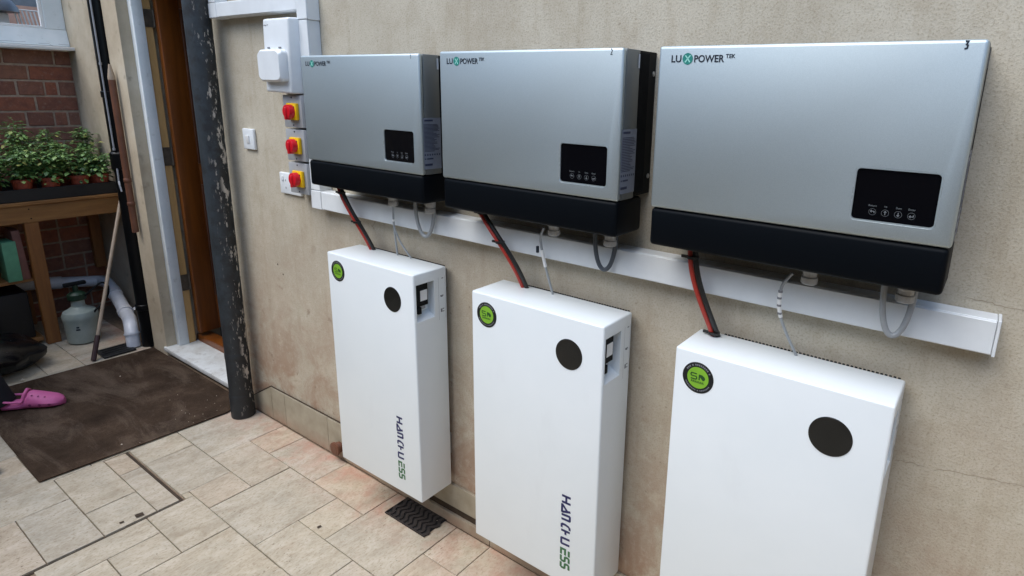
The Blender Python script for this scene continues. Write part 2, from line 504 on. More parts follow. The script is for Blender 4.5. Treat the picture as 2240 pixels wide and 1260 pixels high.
# ------------------------------------------------------------------ mesh helpers
class MB:
    def __init__(self):
        self.v, self.f = [], []

    def add(self, vs_, fs_):
        o = len(self.v)
        self.v += [tuple(p) for p in vs_]
        self.f += [tuple(i + o for i in f) for f in fs_]
        return self

    def box(self, x0, x1, y0, y1, z0, z1):
        return self.add([(x0, y0, z0), (x1, y0, z0), (x1, y1, z0), (x0, y1, z0), (x0, y0, z1), (x1, y0, z1), (x1, y1, z1), (x0, y1, z1)],
                        [(3, 2, 1, 0), (4, 5, 6, 7), (0, 1, 5, 4), (1, 2, 6, 5), (2, 3, 7, 6), (3, 0, 4, 7)])

    def hexa(self, pts):
        return self.add(pts, [(3, 2, 1, 0), (4, 5, 6, 7), (0, 1, 5, 4), (1, 2, 6, 5), (2, 3, 7, 6), (3, 0, 4, 7)])

    def tube(self, pts, r, n=10, caps=True):
        pts = [Vector(p) for p in pts]
        rs = r if isinstance(r, (list, tuple)) else [r] * len(pts)
        tang = []
        for i in range(len(pts)):
            a = pts[max(0, i - 1)]
            b = pts[min(len(pts) - 1, i + 1)]
            tang.append((b - a).normalized())
        up = Vector((0, 0, 1)) if abs(tang[0].z) < 0.9 else Vector((1, 0, 0))
        side = tang[0].cross(up).normalized()
        vs_, fs_ = [], []
        for i, p in enumerate(pts):
            side = (side - tang[i] * side.dot(tang[i])).normalized()
            oth = tang[i].cross(side)
            for k in range(n):
                a = 2 * math.pi * k / n
                vs_.append(p + (side * math.cos(a) + oth * math.sin(a)) * rs[i])
        for i in range(len(pts) - 1):
            for k in range(n):
                k2 = (k + 1) % n
                fs_.append((i * n + k, i * n + k2, (i + 1) * n + k2, (i + 1) * n + k))
        if caps:
            fs_.append(tuple(range(n - 1, -1, -1)))
            fs_.append(tuple((len(pts) - 1) * n + k for k in range(n)))
        return self.add(vs_, fs_)

    def lathe(self, prof, c=(0, 0, 0), n=24, axis='z', sx=1.0, sy=1.0):
        """prof: (radius, height) pairs from bottom to top."""
        vs_, fs_ = [], []
        for r, h in prof:
            for k in range(n):
                a = 2 * math.pi * k / n
                p = (r * math.cos(a) * sx, r * math.sin(a) * sy, h)
                if axis == 'y':            # height runs towards -y
                    p = (p[0], -p[2], p[1])
                elif axis == 'x':
                    p = (p[2], p[0], p[1])
                vs_.append((c[0] + p[0], c[1] + p[1], c[2] + p[2]))
        for i in range(len(prof) - 1):
            for k in range(n):
                k2 = (k + 1) % n
                fs_.append((i * n + k, i * n + k2, (i + 1) * n + k2, (i + 1) * n + k))
        fs_.append(tuple(range(n - 1, -1, -1)))
        fs_.append(tuple((len(prof) - 1) * n + k for k in range(n)))
        return self.add(vs_, fs_)

    def flat(self, polys, o, U, V):
        """2D vertex lists + faces laid on a plane."""
        vs2, fs2 = polys
        o, U, V = Vector(o), Vector(U), Vector(V)
        return self.add([o + U * a + V * b for a, b in vs2], fs2)


OFF = {}

def finish_mesh(me, bevel=0.0, seg=2, smooth=None):
    bm = bmesh.new()
    bm.from_mesh(me)
    bmesh.ops.recalc_face_normals(bm, faces=bm.faces)
    if bevel:
        ed = [e for e in bm.edges if len(e.link_faces) == 2 and e.calc_face_angle(0) > rad(40)]
        bmesh.ops.bevel(bm, geom=ed, offset=bevel, segments=seg, profile=0.5, affect='EDGES', clamp_overlap=True)
    bm.to_mesh(me)
    bm.free()
    if smooth is None:
        smooth = bool(bevel)
    if smooth:
        for p in me.polygons:
            p.use_smooth = True
        me.set_sharp_from_angle(angle=rad(35))


def obj(name, mb, mat, parent=None, bevel=0.0, seg=2, smooth=None, local=False, flatprint=False):
    """One mesh object. Points are world points unless local=True (then they are in the parent's frame)."""
    me = bpy.data.meshes.new(name)
    off = Vector((0, 0, 0)) if (local or parent is None) else OFF.get(parent.name, Vector((0, 0, 0)))
    me.from_pydata([tuple(Vector(p) - off) for p in mb.v], [], mb.f)
    me.validate()
    if flatprint:
        me.update()
    else:
        finish_mesh(me, bevel, seg, smooth)
    me.materials.append(mat)
    o = bpy.data.objects.new(name, me)
    COL.objects.link(o)
    if parent is not None:
        o.parent = parent
        OFF[o.name] = OFF.get(parent.name, Vector((0, 0, 0)))
    return o


def tag(o, label, cat=None, group=None):
    o['label'] = label
    if cat:
        o['category'] = cat
    if group:
        o['group'] = group
    return o


def thing(name, label, cat, loc, group=None):
    o = bpy.data.objects.new(name, None)
    o.empty_display_size = 0.05
    COL.objects.link(o)
    o.location = loc
    OFF[o.name] = Vector(loc)
    return tag(o, label, cat, group)


def struct(name, mb, mat, **kw):
    o = obj(name, mb, mat, **kw)
    o['kind'] = 'structure'
    return o


def copy_tree(o, parent=None):
    c = o.copy()
    COL.objects.link(c)
    if parent is not None:
        c.parent = parent
    OFF[c.name] = OFF.get(o.name, Vector((0, 0, 0)))
    for ch in list(o.children):
        copy_tree(ch, c)
    return c


def evaluated_mesh(o):
    bpy.context.view_layer.update()
    dg = bpy.context.evaluated_depsgraph_get()
    return bpy.data.meshes.new_from_object(o.evaluated_get(dg))


def cut(o, cutter_mb):
    """Cut a hole into o with the given solid (mesh boolean)."""
    cm = bpy.data.meshes.new("cutter")
    cm.from_pydata(cutter_mb.v, [], cutter_mb.f)
    finish_mesh(cm)
    c = bpy.data.objects.new("cutter", cm)
    COL.objects.link(c)
    par = o.parent
    o.parent = None
    md = o.modifiers.new("cut", 'BOOLEAN')
    md.object = c
    md.operation = 'DIFFERENCE'
    md.solver = 'EXACT'
    me = evaluated_mesh(o)
    o.modifiers.clear()
    old = o.data
    mats = list(old.materials)
    o.data = me
    me.name = old.name
    me.materials.clear()
    for mm in mats:
        me.materials.append(mm)
    bpy.data.meshes.remove(old)
    bpy.data.objects.remove(c)
    bpy.data.meshes.remove(cm)
    o.parent = par
    for p in me.polygons:
        p.use_smooth = True
        p.material_index = 0
    me.set_sharp_from_angle(angle=rad(35))


def text2d(s, size, bold=0.0, shear=0.0):
    cu = bpy.data.curves.new("txt", 'FONT')
    cu.body = s
    cu.size = size
    cu.offset = bold
    cu.shear = shear
    cu.resolution_u = 3
    o = bpy.data.objects.new("txt", cu)
    COL.objects.link(o)
    me = evaluated_mesh(o)
    vs_ = [(v.co.x, v.co.y) for v in me.vertices]
    fs_ = [tuple(p.vertices) for p in me.polygons]
    bpy.data.objects.remove(o)
    bpy.data.curves.remove(cu)
    bpy.data.meshes.remove(me)
    return vs_, fs_


def fit2d(poly, x0, x1, y0, y1):
    """Stretch a flat shape to fill a rectangle."""
    vs_, fs_ = poly
    ax = min(v[0] for v in vs_); bx = max(v[0] for v in vs_)
    ay = min(v[1] for v in vs_); by = max(v[1] for v in vs_)
    return [(x0 + (v[0] - ax) / (bx - ax) * (x1 - x0), y0 + (v[1] - ay) / (by - ay) * (y1 - y0)) for v in vs_], fs_


def islands2d(poly):
    """Split a flat shape into its separate letters."""
    vs_, fs_ = poly
    par = list(range(len(vs_)))
    def find(a):
        while par[a] != a:
            par[a] = par[par[a]]
            a = par[a]
        return a
    for f in fs_:
        for q in f[1:]:
            par[find(q)] = find(f[0])
    out = {}
    for f in fs_:
        out.setdefault(find(f[0]), []).append(f)
    res = []
    for fl in out.values():
        ids = sorted({i for f in fl for i in f})
        mp = {q: k for k, q in enumerate(ids)}
        res.append(([vs_[q] for q in ids], [tuple(mp[q] for q in f) for f in fl]))
    return res


def strokes2d(lines, w):
    """Thick polylines with mitred corners."""
    vs_, fs_ = [], []
    for ln in lines:
        pts = [Vector(p) for p in ln]
        o = len(vs_)
        for i, p in enumerate(pts):
            d1 = (p - pts[i - 1]).normalized() if i else None
            d2 = (pts[i + 1] - p).normalized() if i < len(pts) - 1 else None
            d1 = d1 or d2
            d2 = d2 or d1
            n1, n2 = Vector((-d1.y, d1.x)), Vector((-d2.y, d2.x))
            nn = (n1 + n2)
            nn = nn.normalized() if nn.length > 1e-6 else n1
            k = min(1.6, 1 / max(0.35, nn.dot(n1)))
            vs_ += [tuple(p + nn * w * 0.5 * k), tuple(p - nn * w * 0.5 * k)]
        for i in range(len(pts) - 1):
            fs_.append((o + 2 * i, o + 2 * i + 1, o + 2 * i + 3, o + 2 * i + 2))
    return vs_, fs_


def disc2d(cx, cy, r, n=40):
    return [(cx + r * math.cos(2 * math.pi * k / n), cy + r * math.sin(2 * math.pi * k / n)) for k in range(n)], [tuple(range(n))]


def ring2d(cx, cy, r0, r1, n=48, a0=0, a1=360):
    vs_, fs_ = [], []
    full = (a1 - a0) >= 360
    for k in range(n if full else n + 1):
        a = rad(a0 + (a1 - a0) * k / n)
        vs_ += [(cx + r0 * math.cos(a), cy + r0 * math.sin(a)), (cx + r1 * math.cos(a), cy + r1 * math.sin(a))]
    tot = n if full else n + 1
    for k in range(n):
        k2 = (k + 1) % tot
        fs_.append((2 * k, 2 * k + 1, 2 * k2 + 1, 2 * k2))
    return vs_, fs_


def rrect(x0, x1, y0, y1, r, n=5):
    pts = []
    for cx, cy, a in ((x1 - r, y1 - r, 0), (x0 + r, y1 - r, 90), (x0 + r, y0 + r, 180), (x1 - r, y0 + r, 270)):
        for k in range(n + 1):
            t = rad(a + 90 * k / n)
            pts.append((cx + r * math.cos(t), cy + r * math.sin(t)))
    return pts


def loft(rings, closed_caps=True):
    """rings: list of equal-length 3D point loops -> solid."""
    mb = MB()
    n = len(rings[0])
    for rg in rings:
        mb.v += [tuple(p) for p in rg]
    for i in range(len(rings) - 1):
        for k in range(n):
            k2 = (k + 1) % n
            mb.f.append((i * n + k, i * n + k2, (i + 1) * n + k2, (i + 1) * n + k))
    if closed_caps:
        mb.f.append(tuple(range(n - 1, -1, -1)))
        mb.f.append(tuple((len(rings) - 1) * n + k for k in range(n)))
    return mb


def bez(p0, p1, p2, p3, n=14):
    p0, p1, p2, p3 = map(Vector, (p0, p1, p2, p3))
    out = []
    for i in range(n + 1):
        t = i / n
        out.append(p0 * (1 - t) ** 3 + p1 * 3 * t * (1 - t) ** 2 + p2 * 3 * t * t * (1 - t) + p3 * t ** 3)
    return out


def smooth_path(pts, n=8):
    pts = [Vector(p) for p in pts]
    out = []
    for i in range(len(pts) - 1):
        p0 = pts[max(0, i - 1)]; p1 = pts[i]; p2 = pts[i + 1]; p3 = pts[min(len(pts) - 1, i + 2)]
        for k in range(n):
            t = k / n
            out.append(0.5 * ((2 * p1) + (p2 - p0) * t + (2 * p0 - 5 * p1 + 4 * p2 - p3) * t * t + (3 * p1 - p0 - 3 * p2 + p3) * t ** 3))
    out.append(pts[-1])
    return out


# ------------------------------------------------------------------ ground and floor
struct('ground', MB().box(-60, 60, -60, 60, -0.5, -0.06), M['concrete'])
floor = struct('floor', MB().box(-2.72, 6.0, -5.0, 0.6, -0.059, -0.009), M['grout'])

GX = lambda i: 0.0905 + 0.1625 * i
GY = lambda j: -0.0145 - 0.1612 * j

def floor_tile(x0, x1, y0, y1, g=0.0016):
    dz = random.uniform(-0.0012, 0.0008)
    tx, ty = random.uniform(-1, 1) * 0.0006, random.uniform(-1, 1) * 0.0006
    mb = MB()
    a, b, c, d = x0 + g, x1 - g, min(y0, y1) + g, max(y0, y1) - g
    mb.hexa([(a, c, -0.02), (b, c, -0.02), (b, d, -0.02), (a, d, -0.02),
             (a, c, dz - tx - ty), (b, c, dz + tx - ty), (b, d, dz + tx + ty), (a, d, dz - tx + ty)])
    return obj('tile', mb, M['tile'], floor, bevel=0.0012, seg=1, smooth=False)

used = set()
def cells(i0, i1, j0, j1):
    for i in range(i0, i1):
        for j in range(j0, j1):
            used.add((i, j))
    floor_tile(GX(i0), GX(i1), GY(j0), GY(j1))

for c in ((-4, -2, 0, 2), (-2, -1, 0, 1), (-1, 1, 0, 1), (1, 3, 0, 1), (3, 5, 0, 2), (5, 6, 0, 1), (-2, 0, 1, 2), (0, 2, 1, 3),
          (2, 3, 1, 2), (2, 4, 2, 3), (-1, 0, 2, 3), (1, 3, 3, 5), (0, 1, 4, 5), (4, 5, 2, 4), (5, 7, 1, 3), (6, 8, 0, 1), (3, 4, 3, 5)):
    cells(*c)
for c in ((GX(-4), GX(-3), GY(2), -0.526), (GX(-3), GX(-1), GY(2), -0.526), (GX(-1), -0.030, GY(3), -0.526), (-0.030, GX(1), GY(3), GY(4)),
          (-0.030, GX(0), GY(4), GY(6)),
          # inside the lifting tray of the manhole cover: cut pieces
          (-0.553, -0.390, -0.619, -0.542), (-0.390, -0.044, -0.619, -0.542), (-0.560, -0.229, -0.783, -0.619),
          (-0.229, -0.044, -0.783, -0.619), (-0.380, -0.044, -0.943, -0.783), (-0.585, -0.380, -1.14, -0.783), (-0.380, -0.044, -1.14, -0.943),
          (-0.585, -0.044, -1.30, -1.14)):
    floor_tile(*c)
for i in range(-4, 0):
    for j in range(2, 9):
        used.add((i, j))
used.add((0, 3)); used.add((-1, 4)); used.add((-1, 5)); used.add((-1, 6)); used.add((-1, 7)); used.add((-1, 8))
# the row left of the mat and everything else, in the same broken bond
SIZES = [(2, 2), (2, 1), (1, 2), (1, 1), (3, 2), (2, 2)]
for j in range(0, 14):
    for i in range(-17, 22):
        if (i, j) in used:
            continue
        if i <= -3 and (GX(i) < -2.7):
            continue
        random.shuffle(SIZES)
        for w, h in SIZES + [(1, 1)]:
            cl = [(a, b) for a in range(i, i + w) for b in range(j, j + h)]
            if all(c not in used for c in cl) and i + w <= 22 and j + h <= 14:
                cells(i, i + w, j, j + h)
                break
# wide dark joint round the lifting cover
gap = obj('cover_joint', MB().box(-0.6, -0.0428, -0.5385, -0.5300, -0.02, -0.0062).box(-0.0424, -0.0325, -1.32, -0.5275, -0.02, -0.0062), M['gap_dirt_shade'], floor)
# grouted holes in the tiles: two lifting points and a nail hole
holes = MB()
for hx, hy, w, h in ((-0.066, -0.668, 0.014, 0.022), (-0.072, -0.722, 0.006, 0.012), (0.508, -0.312, 0.006, 0.013)):
    holes.add(*[[(hx - w, hy - h * .5, 0.0022), (hx + w * .7, hy - h * .6, 0.0022), (hx + w, hy + h * .5, 0.0022), (hx - w * .6, hy + h * .6, 0.0022)], [(0, 1, 2, 3)]])
obj('lifting_hole', holes, M['gap_dirt_shade'], floor, flatprint=True)

# loose grit and crumbs on the floor
gr = MB()
rg = random.Random(3)
def crumb(x, y, s, z=0.002):
    p = [(x + s * math.cos(a) * rg.uniform(.6, 1), y + s * math.sin(a) * rg.uniform(.6, 1), z) for a in (0, 1.3, 2.6, 3.9, 5.2)]
    gr.add(p + [(x, y, z + s * rg.uniform(.5, 1))], [(0, 1, 5), (1, 2, 5), (2, 3, 5), (3, 4, 5), (4, 0, 5)])
for k in range(70):
    crumb(rg.uniform(-0.5, 1.0), -abs(rg.gauss(0, .16)) - .02, rg.uniform(.0012, .003))
for k in range(26):
    crumb(rg.gauss(-0.66, .10), rg.gauss(-0.18, .10), rg.uniform(.0012, .003), 0.0095)
for x, y, s in ((-0.62, -0.53, .006), (-0.075, -0.158, .006), (-1.36, -0.28, .006), (-1.70, -.60, .012)):
    crumb(x, y, s, 0.009)
g_o = obj('grit', gr, M['whitepaint'])
g_o.data.materials[0] = simple("plaster_crumbs", srgb(188, 176, 158), 0.9, 0, 0.3, 30)
g_o['kind'] = 'stuff'
tag(g_o, 'pale crumbs of plaster scattered over tiles and mat', 'grit')

# ------------------------------------------------------------------ main wall and surroundings
wall = MB()
wall.box(-0.60, 7.0, 0.0, 0.30, -0.06, 3.4)            # right of the door
wall.box(-1.662, -1.48, 0.0, 0.30, -0.06, 3.4)          # pier left of the door
wall.box(-1.48, -0.60, 0.0, 0.30, 2.10, 3.4)           # over the door
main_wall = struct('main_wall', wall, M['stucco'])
main_wall.data.materials.append(M['cream'])
for p in main_wall.data.polygons:
    if p.center.x < -1.0:
        p.material_index = 1
struct('recess_wall', MB().box(-2.82, -1.6622, 0.14, 0.30, -0.06, 3.4), M['cream'])

# hairline cracks in the render at the right and two plugged screw holes by the first battery
rc_ = random.Random(4)
for (cx0, cz0, cx1, cz1) in ((2.29, 1.184, 2.46, 1.174), (2.22, 0.806, 2.50, 0.845)):
    n_ = 26
    ln_ = [(cx0 + (cx1 - cx0) * k / n_, cz0 + (cz1 - cz0) * k / n_ + rc_.gauss(0, .0016)) for k in range(n_ + 1)]
    segs, k = [], 0
    while k < n_:
        st = rc_.randint(3, 8)
        segs.append(ln_[k:k + st + 1])
        k += st + rc_.randint(0, 2)
    obj('crack', MB().flat(strokes2d([q_ for q_ in segs if len(q_) > 1], .0007), (0, -.0012, 0), (1, 0, 0), (0, 0, 1)), M['crackline'], main_wall, flatprint=True)
for hx_, hz_ in ((-0.174, 0.792), (-0.138, 0.754)):
    obj('screw_hole', MB().flat(disc2d(hx_, hz_, .0042, 10), (0, -.0012, 0), (1, 0, 0), (0, 0, 1)), M['gap_dirt_shade'], main_wall, flatprint=True)

# skirting of cut floor tiles
sk = thing('skirting', 'tiled skirting with a dark recessed groove along its foot', 'skirting', (0.4, -0.005, 0))
gx = [-0.33, -0.215, 0.118, 0.452, 0.786, 1.12, 1.454, 1.788, 2.122, 2.456, 2.79]
for k in range(len(gx) - 1):
    a, b = gx[k] + 0.001, gx[k + 1] - 0.001
    zb = 0.0 if b < 0.5 else 0.074
    obj('tile', MB().box(a, b, -0.0105, -0.0004, zb, 0.165 + random.uniform(-.001, .001)), M['skirt'], sk, bevel=0.001, seg=1, smooth=False)
# the sloping end piece by the soil stack
obj('tile', MB().hexa([(-0.52, -0.0105, 0), (-0.331, -0.0105, 0), (-0.331, -0.0004, 0), (-0.52, -0.0004, 0),
                       (-0.52, -0.0105, 0.055), (-0.331, -0.0105, 0.163), (-0.331, -0.0004, 0.163), (-0.52, -0.0004, 0.055)]), M['skirt'], sk, smooth=False)
obj('foot_strip', MB().box(0.452, 1.06, -0.0135, -0.0004, 0.0, 0.042).box(1.063, 2.79, -0.0135, -0.0004, 0.0, 0.042), M['skirt'], sk, bevel=0.001, seg=1, smooth=False)
obj('groove', MB().box(0.452, 2.79, -0.0035, -0.0003, 0.043, 0.0735), M['gap_dirt_shade'], sk)
obj('top_joint', MB().tube([(-0.515, -0.004, 0.060), (-0.331, -0.006, 0.168), (0.10, -0.006, 0.170), (0.3, -0.006, 0.1695)], 0.0028, 6), M['gap_dirt_shade'], sk)

# far side of the yard, behind the camera
fh = thing('opposite_house', 'dull brick house wall facing the inverters from across the yard', 'house', (0.4, -4.0, 0))
obj('wall', MB().box(-6.0, 7.0, -4.4, -4.0, -0.05, 3.3), M['yard_brick'], fh)  # unseen wall, height set so light comes mostly from above
obj('roof', MB().hexa([(-6.2, -4.5, 3.3005), (7.2, -4.5, 3.3005), (7.2, -3.75, 3.3005), (-6.2, -3.75, 3.3005),
                       (-6.2, -7.5, 5.0), (7.2, -7.5, 5.0), (7.2, -7.3, 5.0), (-6.2, -7.3, 5.0)]), M['tray'], fh)
for wx in (-0.9, 1.6):
    wf = obj('window', MB().box(wx, wx + 1.1, -3.9995, -3.97, 1.0, 2.2), M['whitepaint'], fh, bevel=.005)
    obj('pane', MB().box(wx + .06, wx + 1.04, -3.9695, -3.966, 1.06, 2.14), M['screen'], wf)
nb = thing('bounce_wall', 'unseen rendered wall added at the right to bounce light', 'wall', (4.3, -2.2, 0))  # added out of view; pale face throws light on the battery sides
obj('wall', MB().box(4.2, 4.4, -3.999, -0.002, -0.05, 2.3), M['cream'], nb)
oh = thing('shade_block', 'unseen rendered block added at the left to shade the bench', 'shade_block', (-2.0, -2.2, 0))  # added out of view to keep light off the bench
obj('wall', MB().box(-2.68, -1.25, -3.0, -1.50, -0.05, 2.0), M['cream'], oh)
obj('roof', MB().box(-2.68, -1.18, -3.1, -1.46, 2.0005, 2.08), M['tray'], oh)

# ------------------------------------------------------------------ brick wall with window
BX = -2.70                                              # face of the bricks
bw = thing('brick_wall', 'old red brick wall behind the potting bench', 'wall', (BX - 0.1, -1.0, 0))
obj('mortar_bed', MB().box(BX - 0.11, BX - 0.006, -2.2, 0.1398, -0.05, 1.714), M['mortar'], bw)
rows = {}
z0 = 1.434 - 0.094 * 15
explicit = {15: [0.139, 0.046, -0.023, -0.159, -0.40], 14: [0.139, -0.079, -0.31, -0.43], 13: [0.139, 0.07, 0.0, -0.14, -0.37], 16: [0.139, -0.09, -0.32], 17: [0.139, 0.05, -0.2, -0.43], 12: [0.139, -0.06, -0.18, -0.41]}
for r in range(-1, 18):
    zb = z0 + r * 0.094
    if zb + 0.09 > 1.716:
        continue
    js = list(explicit.get(r, [0.139]))
    y = js[-1]
    while y > -1.6:
        w = 0.228 if (r % 3) else 0.114
        if random.random() < 0.2:
            w = 0.114
        y -= w
        js.append(y)
    for a, b in zip(js[:-1], js[1:]):
        d = random.uniform(0, 0.004)
        s = random.uniform(-.002, .002)
        mb = MB().hexa([(BX - 0.05, b + .005, zb + .006), (BX - d, b + .005 + s, zb + .006), (BX - d + s, a - .005, zb + .005), (BX - 0.05, a - .005, zb + .006),
                        (BX - 0.05, b + .005, zb + .088), (BX - d, b + .006, zb + .088 + s), (BX - d + s, a - .005, zb + .087), (BX - 0.05, a - .005, zb + .088)])
        obj('brick', mb, M['brick'], bw, bevel=0.0035, seg=1, smooth=False)
obj('upper_wall', MB().box(BX - 0.11, BX - 0.006, -2.2, -1.3, 1.7145, 3.4).box(BX - 0.11, BX - 0.006, -1.2995, 0.1398, 3.0, 3.4), M['mortar'], bw)

win = thing('window', 'white painted timber window with cracked paint above the brick wall', 'window', (BX, -0.5, 1.74))
def wbox(nm, x0, x1, y0, y1, z0_, z1_, mt='gloss_white', bv=0.003):
    return obj(nm, MB().box(x0, x1, y0, y1, z0_, z1_), M[mt], win, bevel=bv, seg=1)
obj('bottom_rail', MB().hexa([(-2.76, -1.29, 1.742), (-2.675, -1.29, 1.742), (-2.675, 0.1385, 1.742), (-2.76, 0.1385, 1.742),
                              (-2.76, -1.29, 1.842), (-2.695, -1.29, 1.842), (-2.695, 0.1385, 1.842), (-2.76, 0.1385, 1.842)]), M['gloss_white'], win, bevel=.002, seg=1)
wbox('stile', -2.76, -2.697, 0.036, 0.1385, 1.8425, 2.99)
wbox('stile', -2.76, -2.697, -1.29, -1.20, 1.8425, 2.99)
wbox('glazing_bead', -2.722, -2.700, 0.018, 0.0355, 1.845, 2.99, 'whitepaint', .002)
wbox('glazing_bead', -2.722, -2.700, -1.199, 0.0175, 1.8425, 1.858, 'whitepaint', .002)
wbox('pane', -2.728, -2.724, -1.199, 0.036, 1.8425, 2.99, 'glass', 0)
obj('sill', MB().hexa([(-2.71, -1.33, 1.7155), (-2.60, -1.33, 1.7155), (-2.60, 0.1385, 1.7155), (-2.71, 0.1385, 1.7155),
                       (-2.71, -1.33, 1.7415), (-2.60, -1.33, 1.7355), (-2.60, 0.1385, 1.7355), (-2.71, 0.1385, 1.7415)]), M['whitepaint'], win, bevel=.003)
obj('paint_crack', MB().flat(strokes2d([[(0, 0), (.05, .004), (.10, .002), (.14, .006)], [(.20, 0), (.25, .003), (.27, -.012)], [(.30, .002), (.36, 0)]], .0016), (-2.6755, -0.22, 1.752), (0, 1, 0), (-0.2, 0, 1)), M['greyprint'], win, flatprint=True)

# beyond the pane
struct('far_yard_wall', MB().box(-5.2, -5.0, -4.0, 3.0, -0.06, 2.16), M['pinkwall'])
struct('far_house_wall', MB().box(-9.2, -9.0, -8.0, 6.0, -0.06, 5.0), M['lamp_grey'])
lp = thing('hanging_lamp', 'grey enamel dome lamp seen through the window', 'lamp', (-3.25, -0.075, 2.1))
obj('shade', MB().lathe([(0.135, 0.0), (0.13, 0.03), (0.105, 0.07), (0.06, 0.10), (0.03, 0.115), (0.02, 0.15)], (-3.25, -0.075, 1.962), 24), M['lamp_grey'], lp, smooth=True)
obj('cord', MB().tube([(-3.25, -0.075, 2.112), (-3.25, -0.075, 3.3)], 0.004, 6), M['black'], lp)
rk = thing('drying_rack', 'white wire rack standing behind the window pane', 'rack', (-3.1, -0.02, 1.7))
for k in range(7):
    y = 0.045 + k * 0.021
    obj('bar', MB().tube([(-3.25, y + .03, 1.62), (-3.25, y - 0.012, 1.985)], 0.0045, 6), M['whitepaint'], rk)
obj('rail', MB().tube([(-3.25, 0.02, 1.62), (-3.25, 0.23, 1.62)], 0.005, 6), M['whitepaint'], rk)
obj('rail', MB().tube([(-3.25, -0.02, 1.985), (-3.25, 0.19, 1.985)], 0.005, 6), M['whitepaint'], rk)
tag(obj('white_box', MB().box(-3.45, -3.25, -0.40, 0.003, 1.62, 1.958), M['whitepaint'], bevel=.01), 'white box on a ledge behind the window', 'box')
struct('window_ledge', MB().box(-3.6, -2.83, -1.2, 0.30, 1.55, 1.612), M['room_wall'])

# ------------------------------------------------------------------ doorway
dr = thing('door_frame', 'white painted door frame with tarnished hinges', 'door frame', (-1.46, 0.08, 0.05))
obj('post', MB().box(-1.4795, -1.435, 0.052, 0.104, 0.05, 2.098), M['gloss_white'], dr, bevel=.003)
obj('rebate', MB().box(-1.4795, -1.440, 0.1045, 0.142, 0.05, 2.098), M['jamb_wood'], dr, bevel=.001, seg=1)
obj('post', MB().box(-0.645, -0.6005, 0.052, 0.142, 0.05, 2.098), M['gloss_white'], dr, bevel=.003)
obj('head', MB().box(-1.4345, -0.6455, 0.052, 0.142, 2.05, 2.098), M['gloss_white'], dr, bevel=.003)
for zz, hh in ((1.86, .088), (1.145, .10), (0.42, .095)):
    hg = obj('hinge', MB().box(-1.4398, -1.4365, 0.106, 0.146, zz - hh / 2, zz + hh / 2).tube([(-1.432, 0.148, zz - hh / 2), (-1.432, 0.148, zz + hh / 2)], .006, 8), M['hinge'], dr)
dw = thing('door', 'varnished brown half glazed door standing open into the house', 'door', (-1.43, 0.15, 0.07))
x0, x1 = -1.432, -1.392
obj('stile', MB().box(x0, x1, 0.152, 0.258, 0.11, 2.045), M['door_wood'], dw, bevel=.003)
obj('stile', MB().box(x0, x1, 0.80, 0.94, 0.11, 2.045), M['door_wood'], dw, bevel=.003)
obj('rail', MB().box(x0, x1, 0.2585, 0.7995, 0.11, 0.32), M['door_wood'], dw, bevel=.003)
obj('rail', MB().box(x0, x1, 0.2585, 0.7995, 0.98, 1.10), M['door_wood'], dw, bevel=.003)
obj('rail', MB().box(x0, x1, 0.2585, 0.7995, 1.92, 2.045), M['door_wood'], dw, bevel=.003)
obj('panel', MB().box(x0 + .012, x1 - .012, 0.2585, 0.7995, 0.3205, 0.9795), M['door_panel'], dw)
obj('pane', MB().box(x0 + .017, x1 - .017, 0.2585, 0.7995, 1.1005, 1.9195), M['glass'], dw)
obj('moulding', MB().box(x1 - .012, x1 + .004, 0.2585, 0.272, 0.3205, 0.9795).box(x1 - .012, x1 + .004, 0.2585, 0.272, 1.1005, 1.9195), M['door_panel'], dw, bevel=.003)
ds = thing('door_step', 'grimy white door sill with a nosing above the brown mat', 'step', (-1.05, 0.08, 0))
obj('tread', MB().box(-1.50, -0.602, -0.012, 0.160, 0.022, 0.050), M['sill'], ds, bevel=.006)
obj('riser', MB().box(-1.478, -0.602, 0.012, 0.160, -0.02, 0.0215), M['gap_dirt_shade'], ds)  # dark colour stands in for the shadow under the nosing
obj('threshold', MB().box(-1.478, -0.602, 0.1605, 0.235, -0.02, 0.085), M['door_wood'], ds, bevel=.01)
# room beyond
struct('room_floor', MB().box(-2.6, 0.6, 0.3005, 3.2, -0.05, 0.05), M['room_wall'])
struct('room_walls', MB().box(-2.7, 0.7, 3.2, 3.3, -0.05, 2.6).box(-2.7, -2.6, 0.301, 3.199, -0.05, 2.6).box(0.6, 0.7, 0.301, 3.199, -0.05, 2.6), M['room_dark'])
struct('room_ceiling', MB().box(-1.5, 0.7, 0.301, 3.3, 2.601, 2.7), M['room_dark'])  # left open at one side so sky light reaches the cartons
shelf = thing('bookcase', 'black shelves seen through the glazed door', 'shelves', (-2.0, 1.0, 0.05))
obj('back', MB().box(-2.32, -2.30, 0.35, 2.2, 0.05, 2.3), M['black'], shelf)
for zz in (0.5, 0.9, 1.95):
    obj('shelf', MB().box(-2.2995, -2.05, 0.35, 2.2, zz - .012, zz + .012), M['black'], shelf)
for n_, (z0_, z1_) in enumerate(((1.668, 1.748), (1.534, 1.587), (1.280, 1.387), (1.192, 1.246))):
    ca = obj('carton', MB().box(-2.24, -2.05, 0.50, 0.80, z0_, z1_), M['whitepaint'], bevel=.004)
    tag(ca, ['white carton highest on the dark shelves behind the door glass', 'second white carton down on the dark shelves behind the door glass',
             'third and tallest white carton on the dark shelves behind the door glass', 'lowest white carton on the dark shelves behind the door glass'][n_], 'carton')
    obj('shelf', MB().box(-2.2995, -2.045, 0.35, 2.2, z0_ - .016, z0_ - .0005), M['black'], shelf)
obj('upright', MB().box(-2.2995, -2.045, 0.33, 0.3495, 0.05, 2.3), M['black'], shelf)

